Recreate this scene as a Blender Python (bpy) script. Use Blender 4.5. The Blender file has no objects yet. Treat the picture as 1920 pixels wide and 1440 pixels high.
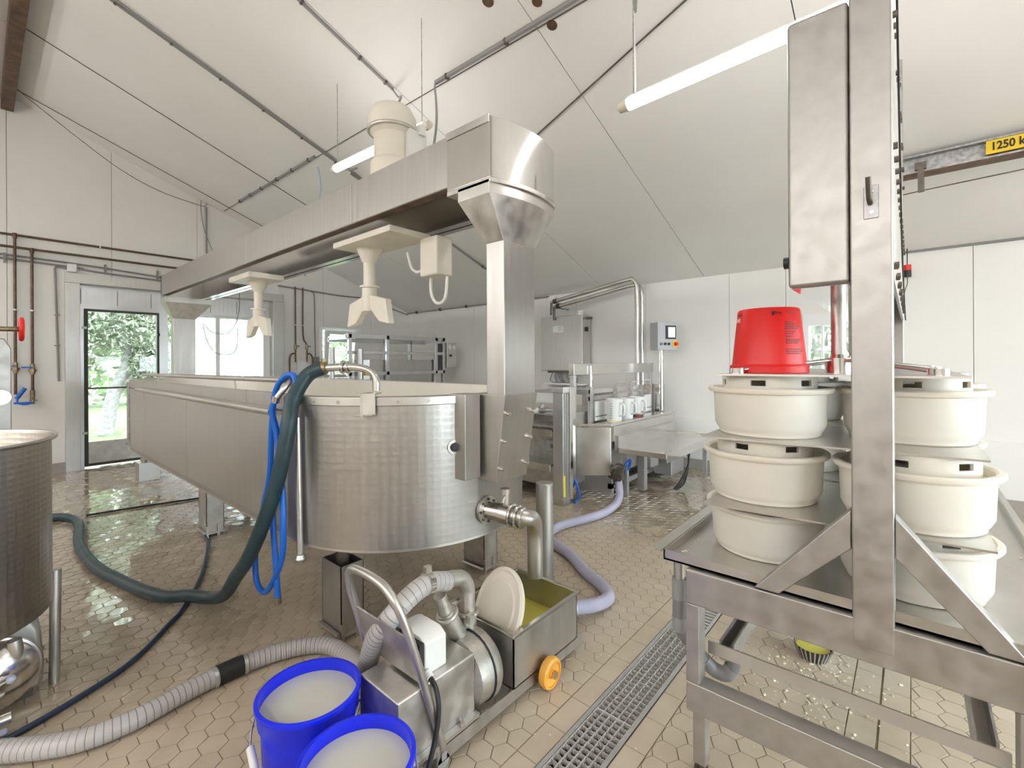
import bpy, bmesh, math, random
from mathutils import Vector, Matrix
random.seed(7)
SC = bpy.context.scene
COL = SC.collection
PI = math.pi

# ---------------------------------------------------------------- camera, sky, exposure
YAW, ROLL, FPX, CYPX, CAMZ = math.radians(40.834), math.radians(-0.322), 868.1, 679.24, 1.28
cam_d = bpy.data.cameras.new('camera')
cam = bpy.data.objects.new('camera', cam_d)
COL.objects.link(cam)
Fw = Vector((math.cos(YAW), math.sin(YAW), 0))
Rt = Vector((math.sin(YAW), -math.cos(YAW), 0))
Up = Vector((0, 0, 1))
rr_ = Rt * math.cos(ROLL) + Up * math.sin(ROLL)
uu_ = -Rt * math.sin(ROLL) + Up * math.cos(ROLL)
m3 = Matrix((rr_, uu_, -Fw)).transposed()
cam.matrix_world = Matrix.Translation((0, 0, CAMZ)) @ m3.to_4x4()
cam_d.sensor_fit = 'HORIZONTAL'
cam_d.sensor_width = 36.0
cam_d.lens = 36.0 * FPX / 1920.0
cam_d.shift_y = -(720 - CYPX) / 1920.0
cam_d.clip_start = 0.02
SC.camera = cam

W = bpy.data.worlds.new('sky')
SC.world = W
W.use_nodes = True
bg = W.node_tree.nodes['Background']
bg.inputs[0].default_value = (0.86, 0.93, 1.0, 1)
bg.inputs[1].default_value = 7.5

SC.view_settings.view_transform = 'Standard'
SC.view_settings.look = 'None'
SC.view_settings.exposure = 0.9
SC.view_settings.gamma = 1.0
SC.view_settings.use_curve_mapping = False
TUBE_POWER = 15.0
FILL_POWER = 24.0  # strength of the added out-of-view fill tubes

# ---------------------------------------------------------------- mesh helper
class MB:
    def __init__(s): s.v = []; s.f = []
    def add(s, vs, fs):
        n = len(s.v); s.v += [tuple(v) for v in vs]; s.f += [tuple(i + n for i in f) for f in fs]; return s
    def box(s, x0, x1, y0, y1, z0, z1, M=None):
        vs = [(x, y, z) for z in (z0, z1) for (x, y) in ((x0, y0), (x1, y0), (x1, y1), (x0, y1))]
        if M is not None: vs = [M @ Vector(v) for v in vs]
        return s.add(vs, [(3, 2, 1, 0), (4, 5, 6, 7), (0, 1, 5, 4), (1, 2, 6, 5), (2, 3, 7, 6), (3, 0, 4, 7)])
    def prism(s, poly, ax, a, b):
        # poly: 2d points; ax: extrusion axis
        def P(u, v, w): return {'x': (w, u, v), 'y': (u, w, v), 'z': (u, v, w)}[ax]
        n = len(poly)
        vs = [P(u, v, a) for u, v in poly] + [P(u, v, b) for u, v in poly]
        fs = [tuple(range(n))[::-1], tuple(range(n, 2 * n))] + [(i, (i + 1) % n, n + (i + 1) % n, n + i) for i in range(n)]
        return s.add(vs, fs)
    def loft(s, A, B, cap=True):
        n = len(A)
        fs = [(i, (i + 1) % n, n + (i + 1) % n, n + i) for i in range(n)]
        if cap: fs += [tuple(range(n))[::-1], tuple(range(n, 2 * n))]
        return s.add(list(A) + list(B), fs)
    def cyl(s, p0, p1, r0, r1=None, seg=16, cap=True):
        p0, p1 = Vector(p0), Vector(p1); r1 = r0 if r1 is None else r1
        d = (p1 - p0).normalized(); a = d.orthogonal().normalized(); b = d.cross(a)
        A = [p0 + (a * math.cos(t) + b * math.sin(t)) * r0 for t in [2 * PI * i / seg for i in range(seg)]]
        B = [p1 + (a * math.cos(t) + b * math.sin(t)) * r1 for t in [2 * PI * i / seg for i in range(seg)]]
        return s.loft(A, B, cap)
    def tube(s, pts, r, seg=10, sub=0, rfun=None):
        pts = [Vector(p) for p in pts]
        if sub: pts = spline(pts, sub)
        n = len(pts); T = []
        for i in range(n):
            T.append((pts[min(i + 1, n - 1)] - pts[max(i - 1, 0)]).normalized())
        a = T[0].orthogonal().normalized(); base = len(s.v); vs = []; fs = []
        for i in range(n):
            a = (a - T[i] * a.dot(T[i])).normalized(); b = T[i].cross(a)
            q = rfun(i, n) if rfun else r
            vs += [pts[i] + (a * math.cos(2 * PI * k / seg) + b * math.sin(2 * PI * k / seg)) * q for k in range(seg)]
        for i in range(n - 1):
            for k in range(seg):
                k2 = (k + 1) % seg
                fs.append((i * seg + k, i * seg + k2, (i + 1) * seg + k2, (i + 1) * seg + k))
        fs.append(tuple(range(seg))[::-1]); fs.append(tuple((n - 1) * seg + k for k in range(seg)))
        return s.add(vs, fs)
    def lathe(s, prof, c=(0, 0, 0), seg=40, M=None, closed=False):
        vs = []; fs = []; m = len(prof)
        for k in range(seg):
            t = 2 * PI * k / seg
            for r, z in prof:
                v = Vector((r * math.cos(t), r * math.sin(t), z))
                if M is not None: v = M @ v
                vs.append(v + Vector(c))
        rng = range(m) if closed else range(m - 1)
        for k in range(seg):
            k2 = (k + 1) % seg
            for j in rng:
                j2 = (j + 1) % m
                fs.append((k * m + j, k2 * m + j, k2 * m + j2, k * m + j2))
        s.add(vs, fs)
        if not closed:
            n0 = len(s.v) - m * seg
            if prof[0][0] > 1e-5: s.f.append(tuple(n0 + k * m for k in range(seg))[::-1])
            if prof[-1][0] > 1e-5: s.f.append(tuple(n0 + k * m + m - 1 for k in range(seg)))
        return s
    def shell(s, prof, c=(0, 0, 0), seg=40, M=None):   # open lathe, no caps
        n = len(s.f); s.lathe(prof, c, seg, M)
        while s.f and len(s.f) > n and len(s.f[-1]) == seg and seg > 4: s.f.pop()
        return s
    def torus(s, c, axis, R, r, seg=28, rs=8):
        axis = Vector(axis).normalized(); a = axis.orthogonal().normalized(); b = axis.cross(a); c = Vector(c)
        vs = []; fs = []
        for i in range(seg):
            t = 2 * PI * i / seg; d = a * math.cos(t) + b * math.sin(t)
            for k in range(rs):
                q = 2 * PI * k / rs; vs.append(c + d * (R + r * math.cos(q)) + axis * r * math.sin(q))
        for i in range(seg):
            for k in range(rs):
                fs.append((i * rs + k, ((i + 1) % seg) * rs + k, ((i + 1) % seg) * rs + (k + 1) % rs, i * rs + (k + 1) % rs))
        return s.add(vs, fs)

def spline(pts, sub):
    out = []; n = len(pts)
    for i in range(n - 1):
        p0, p1, p2, p3 = pts[max(i - 1, 0)], pts[i], pts[i + 1], pts[min(i + 2, n - 1)]
        for k in range(sub):
            t = k / sub
            out.append(0.5 * ((2 * p1) + (p2 - p0) * t + (2 * p0 - 5 * p1 + 4 * p2 - p3) * t * t + (3 * p1 - p0 - 3 * p2 + p3) * t ** 3))
    out.append(pts[-1]); return out

OFF = {}
def mesh(name, mb, off=(0, 0, 0), fix=True, smooth=True):
    me = bpy.data.meshes.new(name)
    ox, oy, oz = off
    me.from_pydata([(x - ox, y - oy, z - oz) for x, y, z in mb.v], [], mb.f)
    if fix:
        b = bmesh.new(); b.from_mesh(me); bmesh.ops.recalc_face_normals(b, faces=b.faces); b.to_mesh(me); b.free()
    if smooth:
        me.polygons.foreach_set('use_smooth', [True] * len(me.polygons))
        me.set_sharp_from_angle(angle=math.radians(38))
    me.update(); return me
def bevel(o, w, seg=2):
    m = o.modifiers.new('bevel', 'BEVEL'); m.width = w; m.segments = seg; m.limit_method = 'ANGLE'; m.angle_limit = math.radians(50); m.harden_normals = True
def props(o, label=None, cat=None, group=None, kind=None):
    if label: o['label'] = label
    if cat: o['category'] = cat
    if group: o['group'] = group
    if kind: o['kind'] = kind
def thing(name, label, cat, loc, group=None):
    o = bpy.data.objects.new(name, None); COL.objects.link(o); o.location = loc; o.empty_display_size = 0.05
    OFF[o.name] = tuple(loc); props(o, label, cat, group); return o
def part(name, mb, mat, parent, bev=0, label=None, kind=None, fix=True):
    off = OFF.get(parent.name, (0, 0, 0))
    me = mesh(name, mb, off, fix); me.materials.append(mat)
    o = bpy.data.objects.new(name, me); COL.objects.link(o); o.parent = parent; OFF[o.name] = off
    if bev: bevel(o, bev)
    props(o, label, None, None, kind); return o
def single(name, mb, mat, label, cat, loc, group=None, kind=None, bev=0, fix=True):
    me = mesh(name, mb, loc, fix); me.materials.append(mat)
    o = bpy.data.objects.new(name, me); COL.objects.link(o); o.location = loc; OFF[o.name] = tuple(loc)
    if bev: bevel(o, bev)
    props(o, label, cat, group, kind); return o
def struct(name, mb, mat, label=None, bev=0):
    me = mesh(name, mb); me.materials.append(mat)
    o = bpy.data.objects.new(name, me); COL.objects.link(o); OFF[o.name] = (0, 0, 0)
    o['kind'] = 'structure'
    if label: o['label'] = label
    if bev: bevel(o, bev)
    return o
def copy_thing(src, loc, label=None, group=None, rotz=0.0):
    r = src.copy(); COL.objects.link(r); r.location = loc; r.rotation_euler = (0, 0, rotz)
    if label: r['label'] = label
    if group: r['group'] = group
    for ch in list(src.children):
        c = ch.copy(); COL.objects.link(c); c.parent = r
        for g in list(ch.children):
            d = g.copy(); COL.objects.link(d); d.parent = c
    return r

# ---------------------------------------------------------------- materials
def nmat(name):
    m = bpy.data.materials.new(name); m.use_nodes = True
    nt = m.node_tree; return m, nt, nt.nodes['Principled BSDF']
def plain(name, col, rough=0.5, metal=0.0, var=0.0, scale=6.0, bump=0.0, bscale=60.0, spec=None, trans=0.0, rvar=0.0, sss=0.0, streak=None):
    m, nt, p = nmat(name); N = nt.nodes; L = nt.links
    p.inputs['Base Color'].default_value = (*col, 1); p.inputs['Roughness'].default_value = rough; p.inputs['Metallic'].default_value = metal
    if spec is not None: p.inputs['Specular IOR Level'].default_value = spec
    if trans: p.inputs['Transmission Weight'].default_value = trans
    if sss:
        p.inputs['Subsurface Weight'].default_value = sss; p.inputs['Subsurface Radius'].default_value = (0.03, 0.025, 0.015); p.inputs['Subsurface Scale'].default_value = 0.5
    if var or rvar:
        tc = N.new('ShaderNodeTexCoord'); nz = N.new('ShaderNodeTexNoise'); nz.inputs['Scale'].default_value = scale; nz.inputs['Detail'].default_value = 6
        if streak:
            mp = N.new('ShaderNodeMapping'); mp.inputs['Scale'].default_value = streak; L.new(tc.outputs['Object'], mp.inputs[0]); L.new(mp.outputs[0], nz.inputs['Vector'])
        else: L.new(tc.outputs['Object'], nz.inputs['Vector'])
        if var:
            mx = N.new('ShaderNodeMix'); mx.data_type = 'RGBA'
            mx.inputs[6].default_value = (*[max(0, c * (1 - var)) for c in col], 1); mx.inputs[7].default_value = (*[min(1, c * (1 + var)) for c in col], 1)
            rp = N.new('ShaderNodeMapRange'); rp.inputs[1].default_value = 0.3; rp.inputs[2].default_value = 0.7
            L.new(nz.outputs['Fac'], rp.inputs[0]); L.new(rp.outputs[0], mx.inputs[0]); L.new(mx.outputs[2], p.inputs['Base Color'])
        if rvar:
            r2 = N.new('ShaderNodeMapRange'); r2.inputs[1].default_value = 0.3; r2.inputs[2].default_value = 0.7
            r2.inputs[3].default_value = max(0.02, rough - rvar); r2.inputs[4].default_value = rough + rvar
            L.new(nz.outputs['Fac'], r2.inputs[0]); L.new(r2.outputs[0], p.inputs['Roughness'])
    if bump:
        tc = N.new('ShaderNodeTexCoord'); nb = N.new('ShaderNodeTexNoise'); nb.inputs['Scale'].default_value = bscale; nb.inputs['Detail'].default_value = 3
        bp = N.new('ShaderNodeBump'); bp.inputs['Strength'].default_value = bump; bp.inputs['Distance'].default_value = 0.01
        L.new(tc.outputs['Object'], nb.inputs['Vector']); L.new(nb.outputs['Fac'], bp.inputs['Height']); L.new(bp.outputs[0], p.inputs['Normal'])
    return m
def peened(name, col, rough, scale, strength):
    m, nt, p = nmat(name); N = nt.nodes; L = nt.links
    p.inputs['Metallic'].default_value = 1.0
    tc = N.new('ShaderNodeTexCoord'); vo = N.new('ShaderNodeTexVoronoi'); vo.inputs['Scale'].default_value = scale; vo.inputs['Randomness'].default_value = 0.15
    L.new(tc.outputs['Object'], vo.inputs['Vector'])
    nz = N.new('ShaderNodeTexNoise'); nz.inputs['Scale'].default_value = 2.5; nz.inputs['Detail'].default_value = 5; L.new(tc.outputs['Object'], nz.inputs['Vector'])
    mx = N.new('ShaderNodeMix'); mx.data_type = 'RGBA'; mx.inputs[6].default_value = (*[c * 0.84 for c in col], 1); mx.inputs[7].default_value = (*[min(1, c * 1.12) for c in col], 1)
    L.new(nz.outputs['Fac'], mx.inputs[0]); L.new(mx.outputs[2], p.inputs['Base Color'])
    mr = N.new('ShaderNodeMapRange'); mr.inputs[1].default_value = 0.1; mr.inputs[2].default_value = 0.6; mr.inputs[3].default_value = rough + 0.06; mr.inputs[4].default_value = rough - 0.06
    L.new(vo.outputs['Distance'], mr.inputs[0]); L.new(mr.outputs[0], p.inputs['Roughness'])
    bp = N.new('ShaderNodeBump'); bp.inputs['Strength'].default_value = strength; bp.inputs['Distance'].default_value = 0.004
    L.new(vo.outputs['Distance'], bp.inputs['Height']); L.new(bp.outputs[0], p.inputs['Normal'])
    return m
def emit(name, col, st):
    m, nt, p = nmat(name); p.inputs['Base Color'].default_value = (0.9, 0.9, 0.9, 1)
    p.inputs['Emission Color'].default_value = (*col, 1); p.inputs['Emission Strength'].default_value = st; return m
def glassy(name, tint, gl=0.08, haze=0.0):
    m = bpy.data.materials.new(name); m.use_nodes = True; nt = m.node_tree; N = nt.nodes; L = nt.links; N.clear()
    out = N.new('ShaderNodeOutputMaterial'); tr = N.new('ShaderNodeBsdfTransparent'); tr.inputs[0].default_value = (*tint, 1)
    g = N.new('ShaderNodeBsdfGlossy'); g.inputs['Roughness'].default_value = 0.03
    fr = N.new('ShaderNodeFresnel'); fr.inputs[0].default_value = 1.4
    m1 = N.new('ShaderNodeMixShader'); L.new(fr.outputs[0], m1.inputs[0]); L.new(tr.outputs[0], m1.inputs[1]); L.new(g.outputs[0], m1.inputs[2])
    last = m1
    if haze:
        df = N.new('ShaderNodeBsdfTranslucent'); df.inputs[0].default_value = (0.9, 0.93, 0.95, 1)
        nz = N.new('ShaderNodeTexNoise'); nz.inputs['Scale'].default_value = 9; nz.inputs['Detail'].default_value = 8
        mr = N.new('ShaderNodeMapRange'); mr.inputs[1].default_value = 0.35; mr.inputs[2].default_value = 0.7; mr.inputs[3].default_value = haze * 0.4; mr.inputs[4].default_value = haze
        L.new(nz.outputs[0], mr.inputs[0])
        m2 = N.new('ShaderNodeMixShader'); L.new(mr.outputs[0], m2.inputs[0]); L.new(m1.outputs[0], m2.inputs[1]); L.new(df.outputs[0], m2.inputs[2]); last = m2
    L.new(last.outputs[0], out.inputs[0]); return m

M = {}
M['steel'] = plain('brushed_steel', (0.62, 0.605, 0.58), 0.38, 1.0, 0.07, 7, 0.0, rvar=0.07)
M['steel_v'] = plain('streaked_steel', (0.53, 0.515, 0.495), 0.41, 1.0, 0.06, 5, rvar=0.06, streak=(7, 7, 0.7))
M['steel_dirty'] = plain('worn_steel', (0.58, 0.56, 0.53), 0.43, 1.0, 0.16, 16, rvar=0.09)
M['steel_bright'] = plain('polished_steel', (0.66, 0.645, 0.62), 0.2, 1.0, 0.06, 5, rvar=0.05)
M['mirror'] = plain('mirror_steel', (0.70, 0.69, 0.67), 0.09, 1.0, 0.05, 3)
M['steel_press'] = plain('dull_press_steel', (0.46, 0.445, 0.43), 0.48, 1.0, 0.10, 22, rvar=0.09)
M['vat'] = peened('peened_vat_steel', (0.45, 0.435, 0.415), 0.43, 34, 0.13)
M['tank'] = peened('peened_tank_steel', (0.44, 0.405, 0.36), 0.38, 46, 0.3)
M['cast'] = plain('cast_steel', (0.55, 0.53, 0.49), 0.5, 1.0, 0.2, 18, 0.15, 50)
M['galv'] = plain('galvanised', (0.42, 0.42, 0.43), 0.45, 0.9, 0.35, 40, rvar=0.1)
M['inner'] = plain('vat_inner_steel', (0.80, 0.78, 0.73), 0.5, 0.7, 0.05, 3)
M['joint'] = plain('pale_joint', (0.45, 0.44, 0.42), 0.7)
M['dark_steel'] = plain('dark_steel', (0.16, 0.14, 0.12), 0.5, 0.9, 0.3, 14)
M['wall'] = plain('white_wall_panel', (0.80, 0.79, 0.765), 0.42, 0, 0.02, 1.3, 0.02, 30)
M['ceil'] = plain('white_ceiling_panel', (0.82, 0.805, 0.78), 0.5, 0, 0.025, 1.1, 0.03, 14)
M['grate'] = plain('grate_bars', (0.66, 0.64, 0.60), 0.4, 0.4)
M['pit'] = plain('muddy_channel', (0.13, 0.10, 0.065), 0.6)
M['gap'] = plain('dark_joint', (0.035, 0.032, 0.03), 0.8)
M['seal'] = plain('dark_rubber_seal', (0.06, 0.065, 0.06), 0.6)
M['base'] = plain('grey_base_tile', (0.36, 0.33, 0.30), 0.4, 0, 0.08, 8)
M['alu'] = plain('anodised_aluminium', (0.62, 0.62, 0.63), 0.35, 0.85, 0.06, 4)
M['pvc'] = plain('white_pvc', (0.82, 0.83, 0.84), 0.3)
M['pvcgrey'] = plain('grey_pvc', (0.20, 0.20, 0.205), 0.4, 0, 0.08, 12)
M['cond'] = plain('grey_conduit', (0.26, 0.255, 0.25), 0.45)
M['pipe'] = plain('brown_copper_pipe', (0.13, 0.085, 0.06), 0.45, 0.5, 0.3, 20)
M['brass'] = plain('aged_brass', (0.33, 0.26, 0.15), 0.4, 0.9, 0.2, 30)
M['mould'] = plain('white_mould_plastic', (0.80, 0.755, 0.67), 0.36, 0, 0.03, 5, sss=0.25)
M['white'] = plain('white_plastic', (0.80, 0.80, 0.78), 0.4)
M['cream'] = plain('cream_plastic', (0.78, 0.74, 0.65), 0.42, 0, 0.06, 6)
M['red'] = plain('red_plastic', (0.70, 0.012, 0.010), 0.38)
M['blue'] = plain('blue_bucket_plastic', (0.004, 0.018, 0.74), 0.34, 0, 0.08, 9)
M['bluehose'] = plain('blue_hose', (0.005, 0.13, 0.60), 0.4)
M['darkhose'] = plain('dark_teal_rubber', (0.018, 0.045, 0.055), 0.42, 0, 0.3, 18, rvar=0.1)
M['navyhose'] = plain('navy_hose', (0.015, 0.035, 0.075), 0.35)
M['violethose'] = plain('pale_violet_hose', (0.44, 0.43, 0.56), 0.3, 0, 0.06, 10, sss=0.1)
M['black'] = plain('black_rubber', (0.02, 0.02, 0.02), 0.5)
M['yellow'] = plain('yellow', (0.85, 0.58, 0.02), 0.4)
M['orange'] = plain('orange_wheel', (0.82, 0.42, 0.07), 0.4, 0, 0.12, 12)
M['whey'] = plain('yellow_whey', (0.72, 0.66, 0.12), 0.12)
M['milky'] = plain('milky_water', (0.53, 0.53, 0.465), 0.2)
M['curd'] = plain('white_curd', (0.86, 0.82, 0.66), 0.6)
M['brown'] = plain('rusty_beam', (0.13, 0.075, 0.045), 0.55, 0.3, 0.4, 12)
M['ink'] = plain('print_ink', (0.05, 0.01, 0.01), 0.5)
M['black_ink'] = plain('black_ink', (0.015, 0.015, 0.015), 0.5)
M['white_ink'] = plain('white_ink', (0.9, 0.75, 0.72), 0.5)
M['paper'] = plain('paper_label', (0.82, 0.84, 0.84), 0.6)
M['screen'] = emit('panel_screen', (0.42, 0.52, 0.62), 0.55)
M['tube'] = emit('lamp_tube_light', (1.0, 0.97, 0.935), TUBE_POWER)
M['tube_fill'] = emit('fill_tube_light', (1.0, 0.97, 0.935), FILL_POWER)  # stronger glow for the added fill lamps outside the view
M['clear'] = plain('frosted_jug', (0.82, 0.83, 0.82), 0.25, 0, spec=0.5, sss=0.3)
M['jugfill'] = plain('brown_liquid', (0.22, 0.07, 0.04), 0.4)
M['glass'] = glassy('window_glass', (0.97, 1.0, 0.985))
M['glass_wet'] = glassy('misted_glass', (0.94, 1.0, 0.99), haze=0.42)
M['trunk'] = plain('bark', (0.26, 0.25, 0.25), 0.9, 0, 0.3, 18, 0.4, 30)
M['grass'] = plain('lawn_grass', (0.13, 0.175, 0.075), 0.9, 0, 0.2, 6, 0.5, 40)
def leafmat(name, c):
    m = bpy.data.materials.new(name); m.use_nodes = True; nt = m.node_tree; N = nt.nodes; L = nt.links; N.clear()
    out = N.new('ShaderNodeOutputMaterial'); d = N.new('ShaderNodeBsdfDiffuse'); t = N.new('ShaderNodeBsdfTranslucent')
    gi = N.new('ShaderNodeNewGeometry'); mx = N.new('ShaderNodeMix'); mx.data_type = 'RGBA'
    mx.inputs[6].default_value = (*[x * 0.55 for x in c], 1); mx.inputs[7].default_value = (*[min(1, x * 1.45) for x in c], 1)
    L.new(gi.outputs['Random Per Island'], mx.inputs[0]); L.new(mx.outputs[2], d.inputs[0]); L.new(mx.outputs[2], t.inputs[0])
    ms = N.new('ShaderNodeMixShader'); ms.inputs[0].default_value = 0.5; L.new(d.outputs[0], ms.inputs[1]); L.new(t.outputs[0], ms.inputs[2]); L.new(ms.outputs[0], out.inputs[0]); return m
M['leaf'] = leafmat('pale_leaf', (0.37, 0.40, 0.32))
M['leaf2'] = leafmat('green_leaf', (0.30, 0.37, 0.23))
def ribbed(name, c1, c2, n):
    m, nt, p = nmat(name); N = nt.nodes; L = nt.links
    p.inputs['Roughness'].default_value = 0.35
    at = N.new('ShaderNodeAttribute'); at.attribute_name = 'along'
    mm = N.new('ShaderNodeMath'); mm.operation = 'MULTIPLY'; mm.inputs[1].default_value = n; L.new(at.outputs['Fac'], mm.inputs[0])
    fr = N.new('ShaderNodeMath'); fr.operation = 'FRACT'; L.new(mm.outputs[0], fr.inputs[0])
    gt = N.new('ShaderNodeMath'); gt.operation = 'GREATER_THAN'; gt.inputs[1].default_value = 0.87; L.new(fr.outputs[0], gt.inputs[0])
    mx = N.new('ShaderNodeMix'); mx.data_type = 'RGBA'; mx.inputs[6].default_value = (*c1, 1); mx.inputs[7].default_value = (*c2, 1)
    L.new(gt.outputs[0], mx.inputs[0]); L.new(mx.outputs[2], p.inputs['Base Color']); return m
M['ribhose'] = ribbed('ribbed_grey_hose', (0.47, 0.45, 0.44), (0.20, 0.20, 0.215), 48)

def tilemat():
    m, nt, p = nmat('wet_hex_tile'); N = nt.nodes; L = nt.links
    ge = N.new('ShaderNodeNewGeometry')
    nz = N.new('ShaderNodeTexNoise'); nz.inputs['Scale'].default_value = 7.0; nz.inputs['Detail'].default_value = 5; L.new(ge.outputs['Position'], nz.inputs['Vector'])
    fine = N.new('ShaderNodeTexNoise'); fine.inputs['Scale'].default_value = 260; fine.inputs['Detail'].default_value = 2; L.new(ge.outputs['Position'], fine.inputs['Vector'])
    mx = N.new('ShaderNodeMix'); mx.data_type = 'RGBA'; mx.inputs[6].default_value = (0.50, 0.42, 0.315, 1); mx.inputs[7].default_value = (0.57, 0.485, 0.375, 1)
    ad = N.new('ShaderNodeMath'); ad.operation = 'MULTIPLY_ADD'; ad.inputs[1].default_value = 0.35; L.new(fine.outputs[0], ad.inputs[0]); L.new(nz.outputs[0], ad.inputs[2])
    mr = N.new('ShaderNodeMapRange'); mr.inputs[1].default_value = 0.5; mr.inputs[2].default_value = 0.85; L.new(ad.outputs[0], mr.inputs[0]); L.new(mr.outputs[0], mx.inputs[0])
    # hosed-down zone left of the vat and in front of the filling machine: low roughness film
    sx = N.new('ShaderNodeSeparateXYZ'); L.new(ge.outputs['Position'], sx.inputs[0])
    wl = N.new('ShaderNodeMapRange'); wl.inputs[1].default_value = 1.15; wl.inputs[2].default_value = 0.65; L.new(sx.outputs[0], wl.inputs[0])
    wy = N.new('ShaderNodeMapRange'); wy.inputs[1].default_value = 1.9; wy.inputs[2].default_value = 2.6; L.new(sx.outputs[1], wy.inputs[0])
    wy2 = N.new('ShaderNodeMapRange'); wy2.inputs[1].default_value = 3.2; wy2.inputs[2].default_value = 4.2; L.new(sx.outputs[1], wy2.inputs[0])
    mxm = N.new('ShaderNodeMath'); mxm.operation = 'MAXIMUM'; L.new(wl.outputs[0], mxm.inputs[0]); L.new(wy2.outputs[0], mxm.inputs[1])
    mul = N.new('ShaderNodeMath'); mul.operation = 'MULTIPLY'; L.new(mxm.outputs[0], mul.inputs[0]); L.new(wy.outputs[0], mul.inputs[1])
    wr = N.new('ShaderNodeMapRange'); wr.inputs[1].default_value = 3.0; wr.inputs[2].default_value = 3.6; L.new(sx.outputs[0], wr.inputs[0])
    mx3 = N.new('ShaderNodeMath'); mx3.operation = 'MAXIMUM'; L.new(mul.outputs[0], mx3.inputs[0]); L.new(wr.outputs[0], mx3.inputs[1])
    pn = N.new('ShaderNodeTexNoise'); pn.inputs['Scale'].default_value = 5.0; pn.inputs['Detail'].default_value = 3; L.new(ge.outputs['Position'], pn.inputs['Vector'])
    pr = N.new('ShaderNodeMapRange'); pr.inputs[1].default_value = 0.25; pr.inputs[2].default_value = 0.55; L.new(pn.outputs[0], pr.inputs[0])
    wet = N.new('ShaderNodeMath'); wet.operation = 'MULTIPLY'; L.new(mx3.outputs[0], wet.inputs[0]); L.new(pr.outputs[0], wet.inputs[1])
    ro = N.new('ShaderNodeMapRange'); ro.inputs[3].default_value = 0.40; ro.inputs[4].default_value = 0.07; L.new(wet.outputs[0], ro.inputs[0]); L.new(ro.outputs[0], p.inputs['Roughness'])
    L.new(wet.outputs[0], p.inputs['Coat Weight']); p.inputs['Coat Roughness'].default_value = 0.04; p.inputs['Coat IOR'].default_value = 1.7
    dk = N.new('ShaderNodeMix'); dk.data_type = 'RGBA'; dk.blend_type = 'MULTIPLY'; dk.inputs[7].default_value = (0.74, 0.72, 0.69, 1)
    L.new(wet.outputs[0], dk.inputs[0]); L.new(mx.outputs[2], dk.inputs[6]); L.new(dk.outputs[2], p.inputs['Base Color'])
    return m
M['tile'] = tilemat()
M['grout'] = plain('grout', (0.27, 0.215, 0.145), 0.8, 0, 0.3, 9)

# ================================================================ SETTING
XR, YG, XL, YF, XRIDGE, ZRIDGE, SL = 5.65, 7.65, -5.15, -3.4, 0.25, 4.29, 0.3722
def roofz(x): return ZRIDGE - SL * abs(x - XRIDGE)

# ---- floor: grout bed with a slot for the channel drain, then the tiles
DX0, DX1, DY0, DY1 = -1.2, 2.72, 0.735, 0.905
fb = MB()
fb.box(XL - .2, XR + .2, YF - .2, DY0, -0.12, -0.003).box(XL - .2, XR + .2, DY1, YG + .2, -0.12, -0.003)
fb.box(XL - .2, DX0, DY0, DY1, -0.12, -0.003).box(DX1, XR + .2, DY0, DY1, -0.12, -0.003)
floor = struct('floor', fb, M['grout'], 'beige hexagonal quarry tile floor, wet in places')
HW, HR, ROWP = 0.0807, 0.0466, 0.0702
def hexpoly(cx, cy, r):
    return [(cx + r * math.sin(PI / 3 * k), cy + r * math.cos(PI / 3 * k)) for k in range(6)]
def clip(poly, y, keep_above):
    out = []
    for i in range(len(poly)):
        a, b = poly[i], poly[(i + 1) % len(poly)]
        ia, ib = ((a[1] >= y) == keep_above), ((b[1] >= y) == keep_above)
        if ia: out.append(a)
        if ia != ib:
            t = (y - a[1]) / (b[1] - a[1]); out.append((a[0] + t * (b[0] - a[0]), y))
    return out
def shrink(poly, d):
    cx = sum(p[0] for p in poly) / len(poly); cy = sum(p[1] for p in poly) / len(poly); o = []
    for x, y in poly:
        l = math.hypot(x - cx, y - cy); k = max(0.1, 1 - d / max(l, 1e-4)); o.append((cx + (x - cx) * k, cy + (y - cy) * k))
    return o
def tilegeo(mb, poly, c=(0, 0), tilt=(0, 0)):
    n = len(poly)
    A = [(x, y, -0.0045) for x, y in shrink(poly, 0.0009)]
    B = [(x, y, 0.0 + (x - c[0]) * tilt[0] + (y - c[1]) * tilt[1]) for x, y in shrink(poly, 0.0024)]
    mb.add(A + B, [tuple(range(n, 2 * n))] + [(i, (i + 1) % n, n + (i + 1) % n, n + i) for i in range(n)])
def pxdepth(x, y):
    d = Vector((x, y, 0)) - Vector((0, 0, CAMZ)); z = d.dot(Fw)
    if z <= 0.1: return None
    px = 960 + FPX * d.dot(rr_) / z; py = CYPX - FPX * d.dot(uu_) / z
    return (px, py, z) if (-25 < px < 1945 and py < 1470) else None
cands = []; clipped = []
def hexfield(y0, y1, yc, x0, x1, xoff):
    j0 = int(math.floor((y0 - yc) / ROWP)) - 1; j1 = int(math.ceil((y1 - yc) / ROWP)) + 1
    for j in range(j0, j1 + 1):
        cy = yc + j * ROWP
        if cy + HR <= y0 + .012 or cy - HR >= y1 - .012: continue
        i0 = int(x0 / HW); i1 = int(x1 / HW)
        for i in range(i0, i1 + 1):
            cx = xoff + (i + (0.5 if j % 2 else 0.0)) * HW
            if cy - HR >= y0 - 1e-6 and cy + HR <= y1 + 1e-6: cands.append((cx, cy))
            else:
                p = hexpoly(cx, cy, HR); p = clip(p, y0, True) if cy - HR < y0 else p
                if len(p) > 2 and cy + HR > y1: p = clip(p, y1, False)
                if len(p) > 2: clipped.append(p)
hexfield(0.993, YG + .1, 1.085, -1.0, XR, 1.244 - 15 * HW)
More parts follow.
